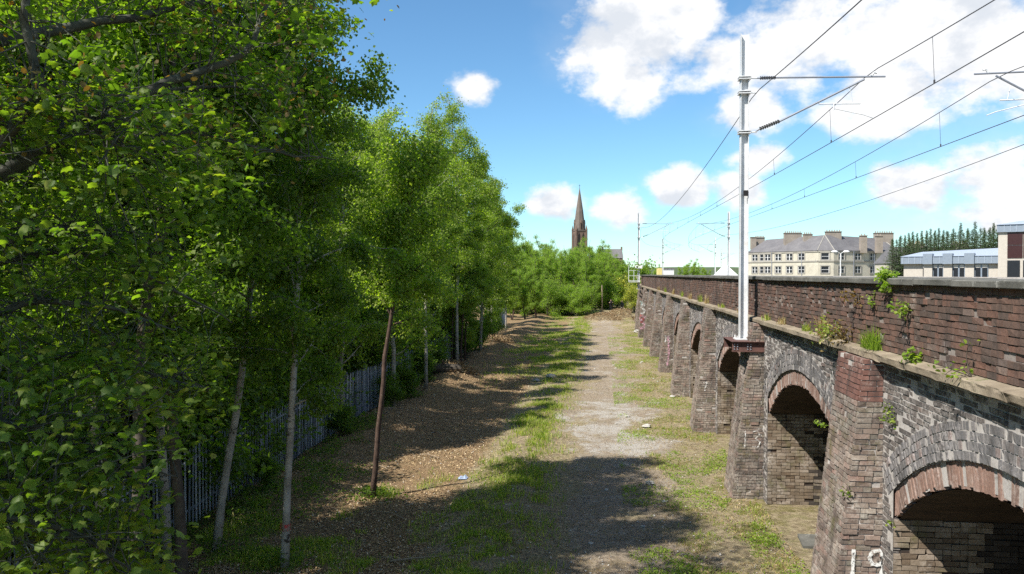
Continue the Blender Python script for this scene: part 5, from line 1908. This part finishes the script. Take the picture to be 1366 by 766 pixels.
for a in range(4):                               # lucarnes and belfry lancets
    th = a * math.pi / 2
    dr = Matrix.Rotation(th, 3, 'Z')
    f = lambda x, y, z: cp(*(dr @ Vector((x, y, z))))
    m = MB()
    m.hexa(np.array([f(x, y, z) for x in (-.75, .75) for y in (-3.5, -2.2) for z in (33.5, 37.5)]))
    m.add([f(-.9, -3.6, 37.5), f(.9, -3.6, 37.5), f(0, -3.6, 40), f(0, -2.0, 40), f(-.9, -2.0, 37.5), f(.9, -2.0, 37.5)], [[0, 2, 3, 4], [1, 5, 3, 2]], [[0, 1, 2]])
    lu = m.build('lucarne', M['church'], spire)
    m = MB()
    m.add([f(-.35, -3.63, 34), f(.35, -3.63, 34), f(.35, -3.63, 37), f(0, -3.63, 38.2), f(-.35, -3.63, 37)], [[0, 1, 2, 4]], [[4, 2, 3]])
    m.build('louvre', M['dark'], lu)
    for dx in (-1.3, 1.3):
        m = MB()
        m.add([f(dx - .65, -tw - .02, 22), f(dx + .65, -tw - .02, 22), f(dx + .65, -tw - .02, 30), f(dx, -tw - .02, 32.2), f(dx - .65, -tw - .02, 30)], [[0, 1, 2, 4]], [[4, 2, 3]])
        m.build('belfry_opening', M['dark'], tower)
m = MB()
for z in (20.5, 32.8):
    m.hexa(np.array([cp(x, y, zz_) for x in (-tw - .25, tw + .25) for y in (-tw - .25, tw + .25) for zz_ in (z, z + .5)]))
m.build('string_band', M['churchd'], tower)
nc = at(817, HOR, 500)
m = MB()
nd_ = Vector((RT.x, RT.y, 0))
nw_ = Vector((AX.x, AX.y, 0))
q = lambda a, b_, z: Vector((nc.x, nc.y, 0)) + nd_ * a + nw_ * b_ + Vector((0, 0, z))
m.hexa(np.array([q(a, b_, z) for a in (-6, 6) for b_ in (-4, 8) for z in (0, 16.5)]))
m.add([q(-6, -4, 16.5), q(-6, 8, 16.5), q(-6, 2, 22)], None, [[0, 1, 2]])
m.add([q(6, -4, 16.5), q(6, 8, 16.5), q(6, 2, 22)], None, [[0, 2, 1]])
nave = m.build('nave', M['church'], church)
m = MB()
m.add([q(-6.3, -4.4, 16.3), q(6.3, -4.4, 16.3), q(6.3, 2, 22.2), q(-6.3, 2, 22.2), q(-6.3, 8.4, 16.3), q(6.3, 8.4, 16.3)], [[0, 1, 2, 3], [3, 2, 5, 4]])
m.build('roof', M['slate'], nave)
m = MB()
for a in (-6, 6):
    m.hexa(np.array([q(a + dx, 2 + dy, z) for dx in (-.5, .5) for dy in (-.5, .5) for z in (21, 23.6)]))
m.build('gable_finial', M['church'], nave)

# ------------------------------------------------------------------ tenement row
ten = at(1100, HOR, 205)
tenement = empty('tenement', (ten.x, ten.y, 0), 'cream sandstone tenement row with grey slate roof and chimneys', 'building')
ZE, ZR = 12.2, 15.9
A_, B_, C_, D_ = [Vector((v.x, v.y, 0)) for v in (at(997, HOR, 222), at(1091, HOR, 203), at(1112, HOR, 202), at(1197, HOR, 210))]


def wing_wall(P, Q_, name):
    u = (Q_ - P).normalized()
    w_ = Vector((-u.y, u.x, 0))
    if w_.dot(P) < 0:
        w_ = -w_
    m = MB()
    m.hexa(np.array([p + w_ * b_ + Vector((0, 0, z)) for p in (P, Q_) for b_ in (0, 11) for z in (0, ZE)]))
    wl = m.build('wall', M['tenwall'], tenement)
    m = MB()
    for z in (ZE - .35, 9.35):
        m.hexa(np.array([p + w_ * b_ + Vector((0, 0, zz_)) for p in (P, Q_) for b_ in (-.18, -.002) for zz_ in (z, z + .32)]))
    m.build('string_course', M['tentrim'], wl)
    return u, w_, wl


def win(P, u, w_, t, z0, wd, ht, parent, mull=2):
    c = P + u * t
    fr_ = MB()
    for (a0, a1, z_0, z_1) in ((-wd / 2 - .22, -wd / 2, z0 - .2, z0 + ht + .25), (wd / 2, wd / 2 + .22, z0 - .2, z0 + ht + .25), (-wd / 2, wd / 2, z0 - .2, z0), (-wd / 2, wd / 2, z0 + ht, z0 + ht + .25)):
        fr_.hexa(np.array([c + u * a + w_ * b_ + Vector((0, 0, z)) for a in (a0, a1) for b_ in (-.14, .05) for z in (z_0, z_1)]))
    fo = fr_.build('window', M['tentrim'], parent)
    sw = wd / mull
    for q_ in range(mull):
        a0 = -wd / 2 + q_ * sw
        for h_ in range(2):
            g = MB()
            g.hexa(np.array([c + u * a + w_ * b_ + Vector((0, 0, z)) for a in (a0 + .1, a0 + sw - .1) for b_ in (-.02, .04) for z in (z0 + h_ * ht / 2 + .05, z0 + (h_ + 1) * ht / 2 - .05)]))
            g.build('pane', M['glass'], fo)
    s_ = MB()
    s_.hexa(np.array([c + u * a + w_ * b_ + Vector((0, 0, z)) for a in (-wd / 2, wd / 2) for b_ in (-.005, .045) for z in (z0 + .002, z0 + ht - .002)]))
    s_.build('sash', M['white'], fo)


for P, Q_, cols in ((A_, B_, (1007, 1016, 1024, 1038, 1053, 1069)), (B_, C_, (1100.5,)), (C_, D_, (1122, 1144, 1164, 1184))):
    u, w_, wl = wing_wall(P, Q_, 'wall')
    L = (Q_ - P).length
    for px in cols:
        dr = at(px, HOR, 100)
        den = u.x * dr.y - u.y * dr.x
        t = -(P.x * dr.y - P.y * dr.x) / den
        for z0 in (3.0, 6.45, 9.85):
            win(P, u, w_, t, z0, 1.9 if px != 1016 else 1.2, 1.75, wl, 2 if px not in (1100.5, 1016) else 1)
for P, Q_, fr in ((A_, B_, .36), (A_, B_, .78), (C_, D_, .30), (C_, D_, .62), (C_, D_, .96)):
    pp = P.lerp(Q_, fr) - Vector((AX.x, AX.y, 0)) * .25
    m = MB()
    m.tube([(pp.x, pp.y, 0), (pp.x, pp.y, ZE)], .09, 6)
    m.build('downpipe', M['dgalv'], tenement)
uA, uD = (B_ - A_).normalized(), (D_ - C_).normalized()
wA, wD = Vector((-uA.y, uA.x, 0)), Vector((-uD.y, uD.x, 0))
UP = Vector((0, 0, 1))
apex = (B_ + C_) / 2 + (wA + wD) * 2.75 + UP * (ZR + .5)
rA, rD = A_ + wA * 5.5 + UP * ZR + uA * 2.0, D_ + wD * 5.5 + UP * ZR
e = lambda p, w_, o=.3: p - w_ * o + UP * (ZE + .02)
m = MB()
m.add([e(A_, wA), e(B_, wA), apex, rA, A_ + wA * 11.3 + UP * ZE, (B_ + wA * 11.3) + UP * ZE], [[0, 1, 2, 3], [4, 3, 2, 5]], [[0, 3, 4]])
m.add([e(B_, wA), e(C_, wD), apex], None, [[0, 1, 2]])
m.add([e(C_, wD), e(D_, wD), rD, apex, D_ + wD * 11.3 + UP * ZE, C_ + wD * 11.3 + UP * ZE], [[0, 1, 2, 3], [4, 5, 3, 2]])
roof = m.build('roof', M['slate'], tenement)
m = MB()
for a, b_ in ((e(B_, wA), apex), (e(C_, wD), apex), (e(D_, wD), rD)):
    m.tube([a + UP * .05, b_ + UP * .05], 0.1, 5)
m.build('ridge_flashing', M['tentrim'], roof)
m = MB()
m.add([D_ + UP * 0, D_ + wD * 11 + UP * 0, D_ + wD * 11 + UP * ZE, rD, D_ + UP * ZE], [[0, 1, 2, 4]], [[4, 2, 3]])
m.build('gable', M['tenwall'], tenement)
for (px, w_m, top_y, base_y, dd, pots) in ((1013, 2.6, 317.5, 326, 226, 6), (1004.5, 1.4, 317, 326, 224, 0), (1057, 4.6, 311.5, 325, 214, 8), (1077, 2.2, 313, 322, 210, 4), (1111, 4.0, 309.6, 317, 208, 6),
                                           (1151, 1.6, 315, 330, 205, 2), (1172, 1.6, 315.5, 330, 206, 2), (1178, 5.0, 311.5, 325, 214, 8)):
    p = at(px, HOR, dd)
    z1, z0 = CAMZ + (HOR - top_y) * dd / F_PX, CAMZ + (HOR - base_y) * dd / F_PX - 1.5
    m = MB()
    m.box((p.x, p.y, (z0 + z1) / 2), (w_m, 1.2, z1 - z0), YAW)
    m.box((p.x, p.y, z1 + .08), (w_m + .3, 1.5, .16), YAW)
    for k_ in range(pots):
        pp = Vector((p.x, p.y, 0)) + Vector((RT.x, RT.y, 0)) * (w_m * ((k_ + .5) / pots - .5))
        m.tube([(pp.x, pp.y, z1 + .16), (pp.x, pp.y, z1 + .62)], [.16, .13], 6)
    ch_ = m.build('chimney', M['chim'], roof)
# low slate-roofed house beside the tenement
hs = at(1222, HOR, 150)
house = empty('low_house', (hs.x, hs.y, 0), 'low grey slate-roofed house between tenement and metal-roofed block', 'building')
q = lambda a, b_, z: Vector((hs.x, hs.y, z)) + Vector((RT.x, RT.y, 0)) * a + Vector((AX.x, AX.y, 0)) * b_
m = MB()
m.hexa(np.array([q(a, b_, z) for a in (-4.2, 20) for b_ in (0, 8) for z in (0, 8.3)]))
m.build('wall', M['tenwall'], house)
m = MB()
m.add([q(-4.4, -.3, 8.2), q(20, -.3, 8.2), q(20, 4, 11.4), q(-3.4, 4, 11.4), q(-4.4, 8.3, 8.2), q(20, 8.3, 8.2)], [[0, 1, 2, 3], [4, 3, 2, 5]], [[0, 3, 4]])
hr = m.build('roof', M['slate'], house)
for a in (2.0, 10.5):
    m = MB()
    m.hexa(np.array([q(a + dx, 4 + dy, z) for dx in (-1.5, 1.5) for dy in (-.5, .5) for z in (10.8, 12.1)]))
    cs = m.build('chimney', M['chim'], hr)
    for k_ in range(5):
        m = MB()
        m.tube([q(a - 1.2 + k_ * .6, 4, 12.1), q(a - 1.2 + k_ * .6, 4, 12.55)], [.2, .16], 8)
        m.build('chimney_pot', M['pot'], cs)
for a in (-3.2, -1.4):
    m = MB()
    m.hexa(np.array([q(a + dx, -.04 + dy, z) for dx in (-.4, .4) for dy in (-.03, .03) for z in (5.8, 7.4)]))
    m.build('window', M['white'], house)

# ------------------------------------------------------------------ metal-roofed office block
of = at(1268, HOR, 78)
office = empty('office_block', (of.x, of.y, 0), 'modern low block with pale metal roof, cream pillars and dark windows', 'building')
o0, o1 = at(1205, HOR, 80), at(1332, HOR, 75)
uo = Vector((o1.x - o0.x, o1.y - o0.y, 0))
LO = uo.length
uo.normalize()
wo_ = Vector((-uo.y, uo.x, 0))
q = lambda a, b_, z: Vector((o0.x, o0.y, z)) + uo * a + wo_ * b_
m = MB()
m.hexa(np.array([q(a, b_, z) for a in (0, LO) for b_ in (.15, 14) for z in (0, 7.12)]))
wl = m.build('wall', M['panel'], office)
m = MB()
m.hexa(np.array([q(a, b_, z) for a in (-.2, LO) for b_ in (-.25, 14) for z in (7.14, 7.85)]))
fa = m.build('fascia', M['zincd'], office)
m = MB()
for a in np.arange(0, LO, .55):
    m.hexa(np.array([q(a + dx, b_, z) for dx in (-.02, .02) for b_ in (-.29, -.252) for z in (7.16, 7.83)]))
m.build('seam', M['zinc'], fa)
m = MB()
m.add([q(-.3, -.32, 7.87), q(LO, -.32, 7.87), q(LO, 4.5, 8.75), q(.9, 4.5, 8.45), q(-.3, 10, 7.87), q(LO, 10, 7.87)], [[0, 1, 2, 3], [3, 2, 5, 4]], [[0, 3, 4]])
m.build('roof', M['zinc'], office)
bays = [1236, 1265.5, 1297]
for px in bays:
    t = (at(px, HOR, 78) - Vector((o0.x, o0.y, CAMZ))).dot(uo)
    m = MB()
    m.hexa(np.array([q(t + dx, b_, z) for dx in (-.38, .38) for b_ in (-.12, .14) for z in (0, 7.13)]))
    m.build('pillar', M['panel'], office)
    m = MB()
    m.hexa(np.array([q(t + dx, b_, z) for dx in (-.42, .42) for b_ in (-.42, .6) for z in (7.10, 8.15)]))
    m.build('roof_block', M['zincd'], office)
ts = [(at(px, HOR, 78) - Vector((o0.x, o0.y, CAMZ))).dot(uo) for px in (1222, 1236, 1265.5, 1297, 1330)]
for t0, t1 in zip(ts[:-1], ts[1:]):
    for h_ in range(2):
        a0 = t0 + .40 + (t1 - t0 - .8) * h_ / 2
        a1 = t0 + .40 + (t1 - t0 - .8) * (h_ + 1) / 2
        m = MB()
        m.hexa(np.array([q(a, b_, z) for a in (a0, a1) for b_ in (.08, .146) for z in (5.2, 7.1)]))
        wn = m.build('window', M['zincd'], office)
        m = MB()
        m.hexa(np.array([q(a, b_, z) for a in (a0 + .07, a1 - .07) for b_ in (.05, .078) for z in (5.25, 6.72)]))
        m.build('pane', M['glass'], wn)
        m = MB()
        m.hexa(np.array([q(a, b_, z) for a in (a0 + .07, a1 - .07) for b_ in (.04, .078) for z in (6.74, 7.04)]))
        m.build('blind', M['blind'], wn)
# tall end
m = MB()
m.hexa(np.array([q(a, b_, z) for a in (LO, LO + 14) for b_ in (-.6, 13) for z in (0, 10.05)]))
tb = m.build('tall_wall', M['panel'], office)
m = MB()
m.hexa(np.array([q(a, b_, z) for a in (LO - .1, LO + 14) for b_ in (-.8, 13.2) for z in (10.06, 10.75)]))
f2 = m.build('tall_fascia', M['zincd'], office)
m = MB()
for a in np.arange(LO, LO + 14, .5):
    m.hexa(np.array([q(a + dx, b_, z) for dx in (-.02, .02) for b_ in (-.84, -.802) for z in (10.08, 10.73)]))
m.build('seam', M['zinc'], f2)
m = MB()
m.add([q(LO - .2, -.9, 10.76), q(LO + 14, -.9, 10.76), q(LO + 14, 5, 12.0), q(LO + 1.2, 5, 11.4), q(LO - .2, 11, 10.76), q(LO + 14, 11, 10.76)], [[0, 1, 2, 3], [3, 2, 5, 4]], [[0, 3, 4]])
m.build('tall_roof', M['zinc'], office)
for a0 in (LO + .75, LO + 2.0, LO + 3.25, LO + 4.5):
    for z0, z1 in ((7.62, 8.8), (8.86, 10.02)):
        m = MB()
        m.hexa(np.array([q(a, b_, z) for a in (a0, a0 + 1.2) for b_ in (-.66, -.602) for z in (z0, z1)]))
        m.build('tinted_pane', M['bronze'], tb)
    m = MB()
    m.hexa(np.array([q(a, b_, z) for a in (a0, a0 + 1.0) for b_ in (-.66, -.602) for z in (5.0, 7.4)]))
    m.build('window', M['glass'], tb)

# ------------------------------------------------------------------ conifers behind the office block
def gen_conifer(seed, H, r):
    rg = np.random.default_rng(seed)
    tr = MB()
    tr.tube([(0, 0, -.2), (0, 0, H * .5), (0.05, 0, H)], [.16, .09, .015], 6)
    pos, cs = [], []
    for z in np.linspace(.8, H - .25, int(H * 5)):
        L = r * (1 - z / H) ** 1.05 * (.65 + .6 * rg.random()) + .05
        for k in range(6):
            a = rg.uniform(0, 6.28)
            e = np.array([math.cos(a) * L, math.sin(a) * L, L * .1])
            p0 = np.array([0, 0, z])
            tr.tube([p0, p0 + e * .6 + np.array([0, 0, -.08 * L]), p0 + e], [.02, .012, .005], 3, cap=False)
            for t in rg.uniform(.15, 1.05, 9):
                pos.append(p0 + e * t + rg.normal(0, .06, 3))
                cs.append(.10 + .20 * (1 - z / H) ** .7)
    return tr.mesh('trunk', M['bark']), leaves('crown', np.array(pos), np.array(cs), M['lconif'], rg, 'diamond', .3, .1, .6)


PROTO['conif0'] = gen_conifer(1, 13, 2.9)
PROTO['conif1'] = gen_conifer(2, 13, 2.6)
PROTO['conif2'] = gen_conifer(3, 13, 4.4)
k_r = random.Random(8)
tops = [(1190, 319), (1200, 316), (1207, 312.5), (1212, 310), (1217, 308), (1223, 310), (1229, 307), (1236, 306), (1241, 304), (1247, 306), (1252, 303), (1258, 306), (1264, 308), (1271, 304),
        (1281, 296), (1290, 304), (1300, 295), (1312, 303), (1320, 302), (1325, 297), (1331, 299)]
for j, (px, py) in enumerate(tops):
    d = k_r.uniform(112, 122)
    p = at(px, py, d)
    root = tree('conif%d' % (j % 2), 'conifer_tree', p.x, p.y, 'dark green conifer in the dense row behind the metal-roofed block', 'row of conifers', sc=p.z / 13.0)
for j in range(26):
    p = at(1190 + j * 5.6, 317 - j * .55 + 2.5 * math.sin(j * 2.3), 108 + (j % 3))
    tree('conif2', 'conifer_tree', p.x, p.y, 'shorter dark conifer filling the front of the dense row', 'front conifers', sc=p.z / 13.0 * 1.0)

# ------------------------------------------------------------------ street lamps, marquee, hut and distant trees
lp0 = at(1121, 366, 120)
lamp = empty('street_lamp', (lp0.x, lp0.y, 0), 'twin-headed white street lamp in front of the tenement', 'street lamp')
zt = CAMZ + (HOR - 336) * 120 / F_PX
m = MB()
m.tube([(lp0.x, lp0.y, 0), (lp0.x, lp0.y, zt - .3)], [.11, .07], 8)
m.build('pole', M['white'], lamp)
for sgn in (-1, 1):
    d = Vector((RT.x, RT.y, 0)) * sgn
    m = MB()
    b0 = Vector((lp0.x, lp0.y, zt - .3))
    m.tube([b0, b0 + d * .45 + UP * .28], .04, 6)
    a = m.build('arm', M['white'], lamp)
    m = MB()
    h0 = b0 + d * .45 + UP * .3
    m.tube([h0 - d * .05, h0 + d * .2, h0 + d * .7, h0 + d * .95], [.08, .2, .2, .06], 8)
    m.build('lamp_head', M['white'], a)
mq = at(968, 366, 140)
marq = empty('marquee', (mq.x, mq.y, 0), 'white peaked marquee roof showing above the parapet', 'tent')
m = MB()
q = lambda a, b_, z: Vector((mq.x, mq.y, z)) + Vector((RT.x, RT.y, 0)) * a + Vector((AX.x, AX.y, 0)) * b_
prism(m, [q(-1.75, -1.75, 5.9), q(1.75, -1.75, 5.9), q(1.75, 1.75, 5.9), q(-1.75, 1.75, 5.9)], q(-.1, 0, 7.95))
m.build('canopy', M['white'], marq)
for a in (-1.7, 1.7):
    for b_ in (-1.7, 1.7):
        m = MB()
        m.tube([q(a, b_, 0), q(a, b_, 5.92)], .05, 6)
        m.build('pole', M['galv'], marq)
ht = at(888, 366, 190)
hut = empty('site_hut', (ht.x, ht.y, 0), 'small white hut with a yellow end above the far parapet', 'hut')
q = lambda a, b_, z: Vector((ht.x, ht.y, z)) + Vector((RT.x, RT.y, 0)) * a + Vector((AX.x, AX.y, 0)) * b_
m = MB()
m.hexa(np.array([q(a, b_, z) for a in (-.6, 2.0) for b_ in (0, 3) for z in (0, 7.4)]))
m.build('wall', M['white'], hut)
m = MB()
m.hexa(np.array([q(a, b_, z) for a in (-1.7, -.61) for b_ in (.2, 2.8) for z in (0, 7.6)]))
m.build('yellow_end', plain('yellow_paint', (0.6, 0.5, 0.2), .6), hut)
m = MB()
m.hexa(np.array([q(a, b_, z) for a in (-.8, 2.2) for b_ in (-.2, 3.2) for z in (7.42, 7.56)]))
m.build('roof', M['slate'], hut)
for px, d, s in ((908, 230, 0.95), (918, 240, 1.0), (932, 250, 0.9), (875, 240, 0.85), (945, 300, 0.9), (868, 200, 0.8)):
    p = at(px, 366, d)
    tree('copse0', 'distant_tree', p.x, p.y, 'distant round green tree behind the masts', 'distant trees over the parapet', s)
# low hills on the skyline
m = MB()
th = np.linspace(-1.0, 1.1, 90)
dist_ = 2600
top_z = 18 + 30 * fbm(th * 9 + 4, th * 0, 81)
base = np.stack([np.sin(th) * dist_, np.cos(th) * dist_, np.full(90, -5.0)], 1)
back = np.stack([np.sin(th) * (dist_ + 500), np.cos(th) * (dist_ + 500), top_z], 1)
i = np.arange(89)
m.add(np.concatenate([base, back]), np.stack([i, i + 1, i + 91, i + 90], 1))
m.build('hills', mottled('distant_field_green', (0.05, 0.08, 0.03), (0.09, 0.11, 0.05), 0.01, 0.95, fine=0.05), kind='structure')
